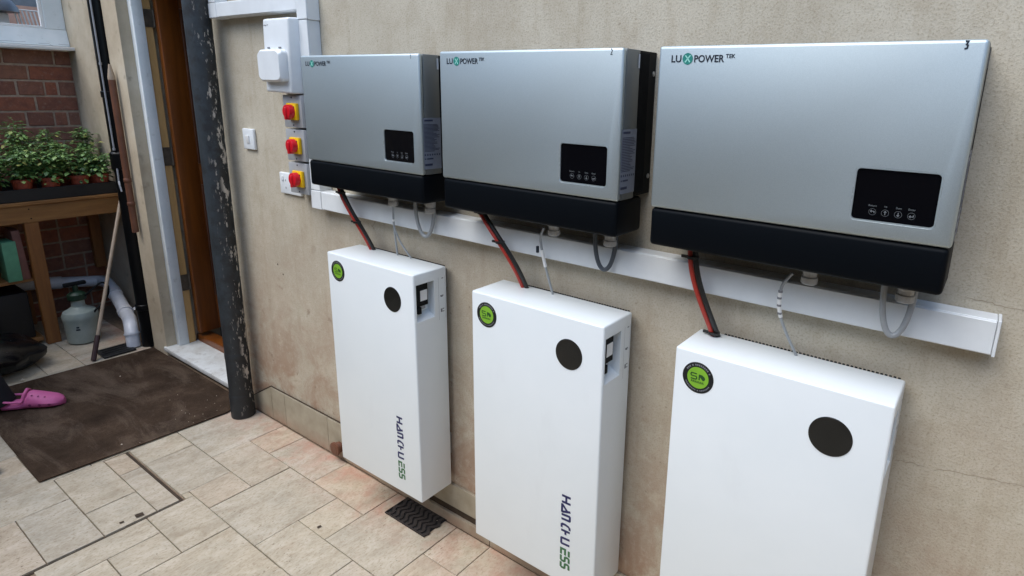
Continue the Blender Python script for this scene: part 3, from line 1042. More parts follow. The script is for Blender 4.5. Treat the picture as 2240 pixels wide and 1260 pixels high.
# ------------------------------------------------------------------ soil stack, downpipe, waste pipe
ss = thing('soil_stack', 'thick slate grey cast iron stack with flaking paint', 'pipe', (-0.48, -0.075, 0))
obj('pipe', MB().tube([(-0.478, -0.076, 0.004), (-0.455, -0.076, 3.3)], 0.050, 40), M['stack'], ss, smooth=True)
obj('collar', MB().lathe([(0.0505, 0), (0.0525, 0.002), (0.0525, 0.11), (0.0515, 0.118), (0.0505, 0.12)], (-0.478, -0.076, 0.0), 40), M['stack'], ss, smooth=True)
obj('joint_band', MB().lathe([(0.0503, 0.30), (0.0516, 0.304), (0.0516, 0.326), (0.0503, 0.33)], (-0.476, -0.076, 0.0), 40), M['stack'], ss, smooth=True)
dp = thing('downpipe', 'glossy black rainwater pipe in the corner beside the door', 'pipe', (-1.717, 0.0, 0))
obj('pipe', MB().lathe([(0.041, 0.002), (0.041, 3.3)], (-1.717, 0.0, 0), 28), M['downpipe'], dp, smooth=True)
for zz in (1.45, 0.23):
    obj('bracket', MB().lathe([(0.042, zz), (0.046, zz + .003), (0.046, zz + .032), (0.042, zz + .035)], (-1.717, 0.0, 0), 28)
        .box(-1.785, -1.649, 0.008, 0.04, zz, zz + .032), M['downpipe'], dp, smooth=False)
obj('collar', MB().lathe([(0.042, 1.06), (0.051, 1.065), (0.051, 1.15), (0.042, 1.16)], (-1.717, 0.0, 0), 28), M['downpipe'], dp, smooth=True)
wr = thing('thin_cable', 'thin pale cable clipped down the glossy black pipe', 'cable', (-1.86, 0.0, 1.1))
obj('run', MB().tube([(-1.688, -0.036, 3.2), (-1.688, -0.036, 1.22), (-1.686, -0.036, 1.17)], 0.0045, 8).tube([(-1.684, -0.037, 1.07), (-1.68, -.040, 1.0), (-1.64, -.052, 0.985), (-1.625, -.052, 0.95)], .0045, 8), M['thinwire'], wr)
for zc in (1.62, 1.17):
    obj('clip', MB().lathe([(0.007, zc), (0.007, zc + .012)], (-1.688, -0.036, 0), 10), M['thinwire'], wr)
wp = thing('waste_pipe', 'slim brown waste pipe with a pale coned top on the pier', 'pipe', (-1.66, -0.022, 0.78))
obj('pipe', MB().tube([(-1.603, -0.024, 1.55), (-1.603, -0.024, 0.72)], 0.0165, 14), M['copper'], wp, smooth=True)
obj('cone', MB().lathe([(0.0170, 1.545), (0.0170, 1.56), (0.005, 1.625)], (-1.603, -0.024, 0), 14), M['cane'], wp, smooth=True)
for zc in (1.0, 0.87):
    obj('coupling', MB().lathe([(0.0170, zc), (0.0190, zc + .003), (0.0190, zc + .02), (0.0170, zc + .023)], (-1.603, -0.024, 0), 14), M['copper'], wp, smooth=True)

# ------------------------------------------------------------------ mat, drain, gully
mt = obj('mat', MB().add(*(lambda: (
    [(-1.672, -0.815, 0.0025), (-0.578, -0.824, 0.0025), (-0.545, -0.118, 0.0025), (-0.60, -0.015, 0.0025), (-1.64, -0.012, 0.0025),
     (-1.672, -0.815, 0.0095), (-0.578, -0.824, 0.0095), (-0.545, -0.118, 0.0095), (-0.60, -0.015, 0.0095), (-1.64, -0.012, 0.0095)],
    [(4, 3, 2, 1, 0), (5, 6, 7, 8, 9), (0, 1, 6, 5), (1, 2, 7, 6), (2, 3, 8, 7), (3, 4, 9, 8), (4, 0, 5, 9)]))()), M['mat'], bevel=.003)
tag(mt, 'large dark brown carpet mat laid in front of the door', 'mat')
gd = thing('gully_grate', 'dark cast iron gully grate with wavy bars under the first battery', 'grate', (0.75, -0.075, 0))
gx0, gx1, gy0, gy1 = 0.638, 0.846, -0.118, -0.016
obj('pit', MB().box(gx0, gx1, gy0, gy1, 0.0012, 0.0018), M['blackhole'], gd)
obj('frame', MB().box(gx0 - .004, gx1 + .004, gy0 - .005, gy0, 0.0018, .0062).box(gx0 - .004, gx1 + .004, gy1, gy1 + .004, 0.0018, .0062)
    .box(gx0 - .004, gx0, gy0, gy1, 0.0018, .0062), M['iron'], gd)
for k in range(9):
    xx = gx0 + 0.012 + k * 0.0236
    pts = []
    for s in range(15):
        t = s / 14
        pts.append((xx + 0.009 * math.sin(t * 4 * math.pi), gy0 + t * (gy1 - gy0)))
    v2, f2 = strokes2d([pts], 0.0115)
    mb = MB()
    n2 = len(v2)
    mb.add([(a, b, 0.0058) for a, b in v2] + [(a, b, 0.0019) for a, b in v2],
           f2 + [(2 * s, 2 * s + 2, n2 + 2 * s + 2, n2 + 2 * s) for s in range(14)] + [(2 * s + 1, n2 + 2 * s + 1, n2 + 2 * s + 3, 2 * s + 3) for s in range(14)])
    obj('bar', mb, M['iron'], gd)
dc = thing('drain_cover', 'black square drain lid at the far edge of the mat', 'drain cover', (-1.76, -0.19, 0))
obj('lid', MB().box(-1.83, -1.685, -0.245, -0.085, 0.002, 0.012), M['tray'], dc, bevel=.003)
for k in range(4):
    obj('slot', MB().box(-1.815 + k * .034, -1.80 + k * .034, -0.225, -0.105, 0.0122, 0.0132), M['blackhole'], dc)

# ------------------------------------------------------------------ trunking
def trunk_box(nm, par, x0, x1, z0_, z1_, d=0.05, lid=True, horiz=True):
    o = obj(nm, MB().box(x0, x1, -d + .004, -0.0006, z0_, z1_), M['pvc'], par, bevel=.0015, seg=1)
    if lid:
        obj('lid', MB().box(x0 + .0003, x1 - .0003, -d, -d + .0038, z0_ + (.002 if horiz else 0), z1_ - (.002 if horiz else 0)), M['pvc'], par, bevel=.0014, seg=1)
    return o
tk = thing('trunking', 'long white cable trunking run below the inverters', 'trunking', (1.2, 0, 1.09))
trunk_box('run', tk, 0.266, 2.343, 1.096, 1.164)
trunk_box('elbow', tk, 0.203, 0.2655, 1.094, 1.166, 0.0515)
trunk_box('riser', tk, 0.205, 0.262, 1.1665, 1.7635, horiz=False)
obj('end_cap', MB().box(2.3435, 2.349, -0.0508, -0.0006, 1.0950, 1.1650), M['pvc'], tk, bevel=.001, seg=1)
tu = thing('trunking', 'short white cable trunking above the consumer unit', 'trunking', (-0.1, 0, 1.8))
trunk_box('run', tu, -0.3605, 0.2045, 1.797, 1.853)
trunk_box('elbow', tu, -0.42, -0.361, 1.795, 1.855, 0.0515)
trunk_box('elbow', tu, 0.205, 0.266, 1.764, 1.855, 0.0515)
trunk_box('riser', tu, -0.418, -0.363, 1.8555, 3.3, horiz=False)

# ------------------------------------------------------------------ consumer unit, switches, isolators
cu = thing('consumer_unit', 'white plastic consumer unit with a bulging flap', 'fuse box', (0.11, 0, 1.515))
obj('case', MB().hexa([(0.026, -0.088, 1.517), (0.192, -0.088, 1.513), (0.212, -0.001, 1.510), (0.006, -0.001, 1.515),
                       (0.044, -0.088, 1.770), (0.208, -0.088, 1.770), (0.216, -0.001, 1.776), (0.036, -0.001, 1.776)]), M['pvc'], cu, bevel=.008, seg=3)
fl_ = obj('flap', loft([[(0.036 + a * 0.150, -y_, 1.552 + b * 0.112) for a, b in rrect(0, 1, 0, 1, .14)] for y_ in (0.0885, 0.108)] +
                       [[(0.036 + 0.075 + (a - .5) * 0.138, -0.118, 1.552 + .056 + (b - .5) * 0.098) for a, b in rrect(0, 1, 0, 1, .18)]]), M['pvc'], cu, smooth=True)
for hx in (0.066, 0.140):
    obj('hinge', MB().box(hx, hx + .014, -0.091, -0.0885, 1.668, 1.673), M['greyprint'], cu)
obj('maker_mark', MB().flat(strokes2d([[(0, 0), (.004, .004), (.008, 0)], [(.011, .004), (.011, 0), (.016, 0)], [(.020, .004), (.020, 0)], [(.024, 0), (.028, .004)]], .0022), (0.052, -0.0886, 1.747), (1, 0, 0), (0, 0, 1)), M['greyprint'], cu, flatprint=True)

lsw = thing('light_switch', 'small white rocker light switch alone on the wall', 'switch', (-0.288, 0, 1.28))
obj('plate', MB().box(-0.331, -0.245, -0.013, -0.0006, 1.276, 1.362), M['pvc'], lsw, bevel=.004, seg=3)
obj('rocker', MB().hexa([(-0.300, -0.0155, 1.302), (-0.277, -0.0155, 1.302), (-0.277, -0.0125, 1.302), (-0.300, -0.0125, 1.302),
                         (-0.300, -0.0195, 1.334), (-0.277, -0.0195, 1.334), (-0.277, -0.0125, 1.334), (-0.300, -0.0125, 1.334)]), M['whitepaint'], lsw, bevel=.001)
skt = thing('socket', 'white double wall plate half hidden behind the lowest rotary switch', 'socket', (0, 0, 1.12))
obj('plate', MB().box(-0.074, 0.072, -0.013, -0.0006, 1.117, 1.203), M['pvc'], skt, bevel=.004, seg=3)
for yy in (1.172, 1.142):
    obj('mark', MB().box(-0.034, -0.028, -0.0136, -0.0131, yy - .004, yy + .004), M['plastic_grey'], skt)
obj('rocker', MB().box(-0.056, -0.044, -0.0165, -0.0131, 1.17, 1.188), M['pvc'], skt, bevel=.001)

ISO = 'rotary isolator switches stacked below the consumer unit'
def make_isolator(z, label):
    t = thing('isolator_switch', label, 'isolator', (0.14, 0, z), ISO)
    obj('body', MB().hexa([(0.083, -0.060, z - .058), (0.203, -0.060, z - .058), (0.206, -0.001, z - .0595), (0.080, -0.001, z - .0595),
                           (0.083, -0.060, z + .058), (0.203, -0.060, z + .058), (0.206, -0.001, z + .0595), (0.080, -0.001, z + .0595)]), M['plastic_grey'], t, bevel=.003)
    for sz in (.050, -.050):
        obj('screw', MB().lathe([(0.003, 0), (0.003, .001)], (0.143, -0.0601, z + sz), 10, 'y'), M['ink'], t)
    obj('backplate', MB().box(0.124, 0.186, -0.073, -0.0601, z - .030, z + .030), M['yellow'], t, bevel=.003)
    obj('mark', MB().box(0.166, 0.178, -0.0735, -0.0731, z + .013, z + .019), M['ink'], t)
    kc = 0.1550
    kn = obj('knob', MB().lathe([(.0250, 0), (.0250, .016), (.0235, .0195), (.0180, .0205)], (kc, -0.0732, z), 36, 'y'), M['red'], t, smooth=True)
    obj('handle', MB().hexa([(kc - .006, -0.0990, z - .0285), (kc + .006, -0.0990, z - .0285), (kc + .0085, -0.0800, z - .0290), (kc - .0085, -0.0800, z - .0290),
                             (kc - .005, -0.0990, z + .014), (kc + .005, -0.0990, z + .014), (kc + .0075, -0.0938, z + .016), (kc - .0075, -0.0938, z + .016)]), M['red'], kn, bevel=.002)
    return t
iso = make_isolator(1.449, 'red and yellow rotary isolator right under the consumer unit, topmost of three')
for z, lb in ((1.3255, 'red and yellow rotary isolator between the two others, level with the light switch'),
              (1.2015, 'red and yellow rotary isolator in front of the white wall plate, lowest of three')):
    c = copy_tree(iso)
    c.location = (0.14, 0, z)
    c['label'] = lb

# ------------------------------------------------------------------ inverters
W_, HT, HS, YF = 0.5701, 0.4218, 0.3364, -0.1586

def seg_digit(n):
    return {1: [[(0, 1), (0, 0)], [(-.25, .7), (0, 1)]],
            2: [[(-.25, .85), (0, 1), (.25, .8), (.15, .5), (-.3, 0), (.35, 0)]],
            3: [[(-.3, 1), (.28, .98), (-.02, .58), (.26, .45), (.2, .06), (-.3, 0)]]}[n]

def make_inverter(loc):
    t = thing('inverter', '', 'inverter', loc, 'silver inverters mounted in a row on the wall')
    sh = obj('front_shell', MB().box(0, W_, YF, YF + .016, -HS, 0), M['silver'], t, bevel=.0065, seg=3, local=True)
    obj('side_body', MB().box(.0006, W_ - .0006, YF + .0164, -0.082, -HS + .0003, -.0006), M['silver_dark'], t, bevel=.003, local=True)
    dx0, dx1, dz0, dz1 = 0.4080, 0.5390, -0.3045, -0.2135
    cutter = loft([[(a, YF - .01, b) for a, b in rrect(dx0, dx1, dz0, dz1, .007)], [(a, YF + .005, b) for a, b in rrect(dx0, dx1, dz0, dz1, .007)]])
    cut(sh, cutter)
    # bright chamfered rim
    ro, ri = rrect(dx0 - .0028, dx1 + .0028, dz0 - .0028, dz1 + .0028, .0098), rrect(dx0, dx1, dz0, dz1, .007)
    n = len(ro)
    rim = MB().add([(a, YF - .0006, b) for a, b in ro] + [(a, YF + .004, b) for a, b in ri], [(k, (k + 1) % n, n + (k + 1) % n, n + k) for k in range(n)])
    obj('display_rim', rim, M['silver_edge'], t, local=True, smooth=True)
    scr = obj('display', MB().add([(a, YF + .0028, b) for a, b in ri], [tuple(range(n))]), M['screen'], t, local=True, flatprint=True)
    # touch keys: ring + icon + caption
    pr = MB()
    o, U, V = (0, YF + .0022, 0), (1, 0, 0), (0, 0, 1)
    for k, kx in enumerate((0.4416, 0.4622, 0.4828, 0.5034)):
        kz = -0.2890
        pr.flat(ring2d(kx, kz, .0056, .0060, 24), o, U, V)
        if k == 0:
            ic = [[(kx + .003, kz - .002), (kx + .003, kz + .001), (kx - .002, kz + .001)], [(kx - .001, kz + .003), (kx - .0032, kz + .001), (kx - .001, kz - .001)]]
        elif k == 1:
            ic = [[(kx, kz - .0035), (kx, kz + .003)], [(kx - .002, kz + .001), (kx, kz + .0032), (kx + .002, kz + .001)]]
        elif k == 2:
            ic = [[(kx, kz + .0035), (kx, kz - .003)], [(kx - .002, kz - .001), (kx, kz - .0032), (kx + .002, kz - .001)]]
        else:
            ic = [[(kx + .003, kz + .002), (kx + .003, kz - .001), (kx - .003, kz - .001)], [(kx - .001, kz + .001), (kx - .0032, kz - .001), (kx - .001, kz - .003)]]
        pr.flat(strokes2d(ic, .0013), o, U, V)
    obj('touch_keys', pr, M['dimprint'], scr, local=True, flatprint=True)
    cp = MB()
    for k, (kx, s) in enumerate(((0.4410, "Return"), (0.4620, "Up"), (0.4828, "Down"), (0.5032, "Enter"))):
        tx = text2d(s, 0.005)
        wdt = .0022 * len(s)
        cp.flat(fit2d(tx, kx - wdt / 2, kx + wdt / 2, -.2795, -.2762), o, U, V)
    obj('caption', cp, M['dimprint'], scr, local=True, flatprint=True)
    # logo
    o = (0, YF - .0005, 0)
    for w_, sz_, bo_, box_ in (("LU", .018, .0004, (.0297, .0517, -.0326, -.0184)), ("POWER", .018, .0004, (.0797, .1428, -.0328, -.0186)), ("TEK", .008, .0002, (.1452, .1650, -.0252, -.0175))):
        for isl in islands2d(fit2d(text2d(w_, sz_, bo_), *box_)):
            obj('letter', MB().flat(isl, o, U, V), M['ink'], t, local=True, flatprint=True)
    dk = obj('logo_disc', MB().flat(disc2d(.0655, -.0257, .0112), o, U, V), M['teal'], t, local=True, flatprint=True)
    o2 = (0, YF - .0008, 0)
    obj('logo_cross', MB().flat(strokes2d([[(.0602, -.0190), (.0655, -.0250), (.0708, -.0324)], [(.0712, -.0190), (.0602, -.0324)]], .0026), o2, U, V), M['mint'], dk, local=True, flatprint=True)
    # base, heat sink, wall bracket
    obj('base', MB().box(.0012, W_ - .0012, YF + .0015, -0.036, -HT, -HS - .0006), M['navy'], t, bevel=.009, seg=3, local=True)
    hs = MB().box(.010, W_ - .003, -0.0818, -0.0012, -HS + .004, -.0015)
    obj('heat_sink', hs, M['black'], t, local=True)
    fin = MB()
    for k in range(9):
        fin.box(W_ - .003, W_ - .0005, -.080 + k * .005, -.078 + k * .005, -HS + .01, -.006)
    obj('fins', fin, M['black'], t, local=True)
    for bz_ in (-.050, -.290):
        obj('bolt', MB().lathe([(.006, 0), (.006, .0015), (.003, .003)], (W_ - .003, -.012, bz_), 10, 'x'), M['steel'], t, local=True)
    # rating label on the right flank
    xs = W_ + .0004
    lab = obj('rating_label', MB().add([(xs, -.1500, -.320), (xs, -.0835, -.320), (xs, -.0835, -.174), (xs, -.1500, -.174)], [(0, 1, 2, 3)]), M['label_film'], t, local=True, flatprint=True)
    li = MB()
    xs2 = xs + .0003
    def lbar(y0_, y1_, z0_, z1_):
        li.add([(xs2, y0_, z0_), (xs2, y1_, z0_), (xs2, y1_, z1_), (xs2, y0_, z1_)], [(0, 1, 2, 3)])
    lbar(-.145, -.113, -.184, -.179)
    rr_ = random.Random(5)
    for k in range(22):
        z_ = -.192 - k * .0036
        lbar(-.147, -.147 + rr_.uniform(.035, .060), z_ - .0016, z_)
    for k in range(7):
        lbar(-.147 + k * .009, -.1425 + k * .009, -.281, -.276)
    lbar(-.147, -.142, -.292, -.288); lbar(-.139, -.115, -.292, -.288)
    lbar(-.147, -.118, -.310, -.304)
    obj('label_print', li, M['label_ink'], lab, local=True, flatprint=True)
    obj('sticker', MB().add([(xs, -.0920, -.040), (xs, -.0850, -.040), (xs, -.0850, -.010), (xs, -.0920, -.010)], [(0, 1, 2, 3)]), M['lightprint'], t, local=True, flatprint=True)
    # glands under the base
    for gx_ in (0.333, 0.508):
        obj('gland', MB().lathe([(.0135, -.044), (.0165, -.042), (.0165, -.030), (.014, -.028), (.014, -.020), (.0175, -.018), (.0175, 0)], (gx_, -.078, -HT + .001), 14), M['gland'], t, bevel=0, local=True, smooth=False)
    obj('plug', MB().lathe([(.012, -.014), (.014, -.012), (.014, 0)], (0.475, -.085, -HT + .001), 14), M['black'], t, local=True)
    return t

INV = [(0.3788, 0, 1.6365), (1.0312, 0, 1.640), (1.6860, 0, 1.6405)]
i0 = make_inverter(INV[0])
invs = [i0, copy_tree(i0), copy_tree(i0)]
labs = ['silver inverter next to the consumer unit with a number 1 in its corner',
        'silver inverter in the middle of the row, its side label facing out',
        'large silver inverter at the right end of the row, nearest of the three']
for k, t in enumerate(invs):
    t.location = INV[k]
    OFF[t.name] = Vector(INV[k])
    t['label'] = labs[k]
    dg_ = [[(0.5400 + a * .0075, -.0145 + b * .0115) for a, b in ln] for ln in seg_digit(k + 1)]
    obj('pen_number', MB().flat(strokes2d(dg_, (.0012, .0016, .0026)[k]), (0, YF - .0005, 0), (1, 0, 0), (0, 0, 1)), M['ink'], t, local=True, flatprint=True)

# ------------------------------------------------------------------ batteries
BW, BH, BYF, BYB = 0.444, 0.807, -0.1597, -0.0225

# brand letters as strokes: u runs down the case, v towards the right edge (0..1 of the letter height)
LETTERS = [
    [[(0, 0), (-.001, 1)], [(.0195, 0), (.0185, 1)], [(0, .5), (.0190, .5)]],
    [[(.0262, .04), (.0535, .04)], [(.0265, .04), (.0440, .62)], [(.0515, .04), (.0425, 1)]],
    [[(.0600, 0), (.0575, .90), (.0590, .96), (.0705, .96), (.0720, .90), (.0738, 0)]],
    [[(.1020, .04), (.0930, .04), (.0898, .16), (.0892, .45), (.0915, .80), (.0950, .95), (.1020, .97)]],
    [[(.1105, 0), (.1085, 1)], [(.1095, .5), (.1215, .5)]],
    [[(.1330, 1), (.1350, .10), (.1368, .04), (.1520, .04), (.1535, .10), (.1515, 1)]]]
LETTERS_G = [
    [[(.1695, .95), (.1880, .95)], [(.1885, .52), (.1700, .52), (.1705, .04), (.1890, .04)]],
    [[(.2095, .96), (.1965, .96), (.1940, .86), (.1945, .62), (.1965, .52), (.2070, .50), (.2095, .40), (.2095, .14), (.2070, .04), (.1925, .04)]],
    [[(.2320, .96), (.2190, .96), (.2165, .86), (.2170, .62), (.2190, .52), (.2295, .50), (.2320, .40), (.2320, .14), (.2295, .04), (.2150, .04)]]]

def make_battery(loc):
    t = thing('battery', '', 'battery', loc, 'white wall batteries hung below the inverters')
    body = obj('case', MB().box(0, BW, BYF, BYB, -BH, 0), M['white'], t, bevel=.005, seg=3, local=True)
    ny0, ny1, nz0, nz1 = -0.1500, -0.0760, -0.1580, -0.0355
    cutter = MB().hexa([(BW - .034, ny0, nz0 + .02), (BW + .02, ny0, nz0 - .012), (BW + .02, ny1, nz0 - .012), (BW - .034, ny1, nz0 + .02),
                        (BW - .034, ny0, nz1), (BW + .02, ny0, nz1), (BW + .02, ny1, nz1), (BW - .034, ny1, nz1)])
    cut(body, cutter)
    # breaker in the recess
    bk = obj('breaker', MB().box(BW - .0338, BW - .012, ny0 + .0008, ny1 - .016, nz0 + .045, nz1 - .0008), M['black'], t, bevel=.001, seg=1, local=True)
    obj('breaker_label', MB().box(BW - .0118, BW - .0112, ny0 + .026, ny1 - .020, nz0 + .062, nz1 - .026), M['whitepaint'], bk, local=True)
    obj('toggle', MB().box(BW - .020, BW - .006, ny0 + .012, ny0 + .026, nz0 + .022, nz0 + .0448), M['black'], bk, bevel=.002, local=True)
    obj('terminal', MB().box(BW - .0335, BW - .022, ny0 + .030, ny1 - .020, nz0 + .030, nz0 + .0440), M['plastic_grey'], t, local=True)
    # printed port markings on the flank
    xs = BW + .0004
    pm = MB()
    def fb(y0_, y1_, z0_, z1_):
        pm.add([(xs, y0_, z0_), (xs, y1_, z0_), (xs, y1_, z1_), (xs, y0_, z1_)], [(0, 1, 2, 3)])
    fb(-.045, -.037, -.037, -.034); fb(-.0585, -.0578, -.030, -.175); fb(-.0305, -.0298, -.030, -.175)
    fb(-.052, -.038, -.096, -.092); fb(-.049, -.041, -.0985, -.096)
    fb(-.051, -.044, -.150, -.138); fb(-.043, -.036, -.150, -.147); fb(-.043, -.036, -.141, -.138)
    obj('port_marks', pm, M['greyprint'], t, local=True, flatprint=True)
    # front: smoked status disc and round installer badge
    o, U, V = (0, BYF - .0006, 0), (1, 0, 0), (0, 0, 1)
    obj('status_disc', MB().lathe([(.0415, 0), (.0415, .0008), (.0405, .0014)], (.3415, BYF - .0001, -.0998), 48, 'y'), M['glossdisc'], t, local=True, smooth=False)
    bx, bz = 0.0580, -0.0600
    bd = obj('badge', MB().lathe([(.0365, 0), (.0365, .0006)], (bx, BYF - .0001, bz), 48, 'y'), M['badge_black'], t, local=True)
    o1, o2 = (bx, BYF - .0010, bz), (bx, BYF - .0014, bz)
    obj('badge_centre', MB().flat(disc2d(0, 0, .0252), o1, U, V), M['lime'], bd, local=True, flatprint=True)
    k = .0064
    s_ = [[(-.0025, .0092), (-.0150, .0092), (-.0165, .0070), (-.0165, .0045), (-.0150, .0026), (-.0040, .0026), (-.0025, .0005), (-.0025, -.0022), (-.0042, -.0042), (-.0165, -.0042)]]
    bl_ = MB().flat(strokes2d(s_, .0026), o2, U, V)
    d_ = [(.0020, .0092), (.0100, .0092), (.0160, .0050), (.0175, .0015), (.0150, -.0030), (.0090, -.0042), (.0065, -.0042), (.0065, .0010), (.0105, -.0020), (.0060, .0055), (.0020, -.0042)]
    bl_.flat(([(p[0], p[1]) for p in ((.0020, .0092), (.0095, .0092), (.0155, .0058), (.0175, .0020), (.0160, -.0025), (.0120, -.0042), (.0050, .0030), (.0050, -.0042), (.0020, -.0042))], [(0, 1, 6), (1, 2, 6), (2, 3, 6), (3, 4, 6), (4, 5, 6), (0, 6, 7, 8)]), o2, U, V)
    sm = random.Random(2)
    for k in range(6):
        x_ = -.0150 + k * .0052
        bl_.flat(strokes2d([[(x_, -.0125), (x_, -.0082), (x_ + .0032, -.0082)], [(x_, -.0103), (x_ + .003, -.0103), (x_ + .003, -.0125)]], .0011), o2, U, V)
    obj('badge_letters', bl_, M['badge_dark'], bd, local=True, flatprint=True)
    rg_ = MB()
    a = 150
    while a > 30:
        rg_.flat(ring2d(0, 0, .0285, .0325, 2, a - 5.5, a), o1, U, V)
        a -= 8.2 if sm.random() > .2 else 14
    a = 205
    while a < 335:
        rg_.flat(ring2d(0, 0, .0290, .0318, 2, a, a + 5), o1, U, V)
        a += 7.6 if sm.random() > .2 else 12
    obj('badge_ring_print', rg_, M['greyprint'], bd, local=True, flatprint=True)
    # brand lettering running down the front
    O = (.3315, BYF - .0006, -.5180)
    D, N = (0, 0, -1), (1, 0, 0)
    for set_, mt_ in ((LETTERS, 'navy_ink'), (LETTERS_G, 'green_ink')):
        for ln_ in set_:
            obj('letter', MB().flat(strokes2d([[(a_, b_ * .0295) for a_, b_ in l_] for l_ in ln_], .0069), O, D, N), M[mt_], t, local=True, flatprint=True)
    # perforated back edge and wall rail
    vb = MB()
    for k in range(46):
        vb.box(.060 + k * .0082, .0650 + k * .0082, BYB + .0002, BYB + .004, -.012, .0003)
    obj('back_vents', vb, M['black'], t, local=True)
    obj('mount_rail', MB().box(.02, BW - .02, BYB + .0002, -.0006, -.080, -.016).box(.02, BW - .02, BYB + .0002, -.0006, -.70, -.62), M['steel'], t, local=True)
    return t

BAT = [(0.4475, 0, 0.989), (1.1385, 0, 0.9946), (1.7725, 0, 0.998)]
b0 = make_battery(BAT[0])
bats = [b0, copy_tree(b0), copy_tree(b0)]
labs = ['white wall battery hanging above the gully grate, nearest the door',
        'white wall battery in the middle with lettering running off the picture',
        'white wall battery at the right, nearest the viewer, cut off below']
for k, t in enumerate(bats):
    t.location = BAT[k]
    OFF[t.name] = Vector(BAT[k])
    t['label'] = labs[k]

# ------------------------------------------------------------------ cables
where = ['first inverter and the battery by the door', 'middle inverter and middle battery', 'right inverter and right battery']
PC = [((0.432, -.085, 1.218), (0.478, -.10, 1.14), (0.546, -.075, 1.07), (0.545, -.030, 0.955)),
      ((1.100, -.085, 1.220), (1.16, -.11, 1.165), (1.240, -.085, 1.09), (1.240, -.030, 0.960)),
      ((1.763, -.085, 1.222), (1.765, -.10, 1.14), (1.810, -.085, 1.07), (1.825, -.030, 0.965))]
for k, p in enumerate(PC):
    c = bez(*p, n=22)
    t = thing('power_cable', 'red and black battery cable pair between the ' + where[k], 'cable', p[0], 'battery cable pairs')
    # tie lugs, then the two cores side by side
    obj('red_core', MB().tube([v + Vector((-.0055, -.002, 0)) for v in c], .0055, 10), M['cable_red'], t, smooth=True)
    obj('black_core', MB().tube([v + Vector((.0060, .002, 0)) for v in c], .0062, 10), M['cable_black'], t, smooth=True)
    for j in ((3, 12), (2, 10), (3, 19))[k]:
        v = c[j]
        obj('cable_tie', MB().lathe([(.0135, -.003), (.0135, .003)], tuple(v), 14).box(v.x - .026, v.x - .010, v.y - .006, v.y - .001, v.z - .003, v.z + .003), M['cable_black'], t)

def grey_loop(k, a, b, drop, mat):
    p = bez(a, (a[0] - .004, a[1], drop), (b[0] + .004, b[1], drop), b, 24)
    t = tag(obj('cable_loop', MB().tube(p, .0058, 10), M[mat], smooth=True),
            'looped ' + ('light' if mat == 'cable_grey' else 'dark') + ' grey cable hanging under the ' + ['first inverter beside the gap', 'middle inverter', 'right inverter by the trunking end'][k], 'cable', 'grey cable loops under the inverters')
grey_loop(0, (0.815, -.075, 1.216), (0.885, -.06, 1.216), 1.047, 'cable_grey')
grey_loop(1, (1.492, -.075, 1.219), (1.545, -.06, 1.219), 1.070, 'cable_dkgrey')
grey_loop(2, (2.158, -.085, 1.220), (2.208, -.07, 1.220), 1.065, 'cable_grey')

DC = [[(0.706, -.078, 1.190), (0.700, -.07, 1.150), (0.694, -.065, 1.10), (0.674, -.04, 0.992)],
      [(1.330, -.078, 1.190), (1.318, -.075, 1.155), (1.327, -.068, 1.09), (1.337, -.04, 0.992)],
      [(1.985, -.080, 1.192), (1.966, -.08, 1.155), (1.970, -.075, 1.09), (2.004, -.04, 0.997)]]
for k, p in enumerate(DC):
    sp = smooth_path(p, 8)
    t = thing('data_cable', 'thin grey data cable with a white tag above the ' + ['battery by the door', 'middle battery', 'right battery'][k], 'cable', p[0], 'thin data cables')
    obj('core', MB().tube(sp, .0034, 8), M['cable_grey'], t, smooth=True)
    if k == 0:
        obj('core', MB().tube(smooth_path([(0.694, -.066, 1.10), (0.715, -.06, 1.05), (0.744, -.04, 0.992)], 8), .003, 8), M['cable_grey'], t, smooth=True)
    a, b = ((13, 15), (12, 18), (9, 17))[k]
    obj('tag_sleeve', MB().tube(sp[a:b], .0046, 8), M['whitepaint'], t, smooth=True)
    if k == 1:
        obj('clip', MB().box(1.306, 1.312, -.080, -.074, 1.118, 1.136), M['ink'], t)
    if k == 2:
        pm = MB()
        for j in range(9, 17, 2):
            v = sp[j]
            pm.tube([v - Vector((0, .0005, .003)), v + Vector((0, -.0005, .0015))], .00475, 8)
        obj('tag_print', pm, M['greyprint'], t)

# ------------------------------------------------------------------ potting bench and what is on it
XF = -2.17
pb = thing('potting_bench', 'rough pine potting bench with shelves against the brick wall', 'bench', (-2.4, -0.5, 0))
obj('top', MB().box(-2.66, XF + .012, -1.6, 0.132, 0.842, 0.862), M['pine_y'], pb, bevel=.003, seg=1)
obj('front_rail', MB().box(XF - .030, XF, -1.6, 0.108, 0.742, 0.8415), M['pine_y'], pb, bevel=.003, seg=1)
for yy in (-0.335, -1.45):
    obj('post', MB().box(XF - .040, XF - .001, yy - .033, yy + .033, 0.001, 0.7415), M['pine_z'], pb, bevel=.003, seg=1)
    obj('post', MB().box(-2.66, -2.62, yy - .033, yy + .033, 0.001, 0.8415), M['pine_z'], pb, bevel=.003, seg=1)
obj('post', MB().box(-2.66, -2.62, 0.06, 0.12, 0.30, 0.8415), M['pine_z'], pb, bevel=.003, seg=1)
obj('shelf', MB().box(-2.619, XF - .041, -1.42, -0.305, 0.392, 0.410), M['pine_y'], pb, bevel=.002, seg=1)
obj('shelf', MB().box(-2.619, XF - .041, -1.42, -0.372, 0.022, 0.046), M['pine_y'], pb, bevel=.002, seg=1)
obj('dark_back', MB().box(-2.618, -2.610, -1.41, -0.37, 0.0465, 0.3915), M['black'], pb)  # black sheet added to darken the shaded space under the bench
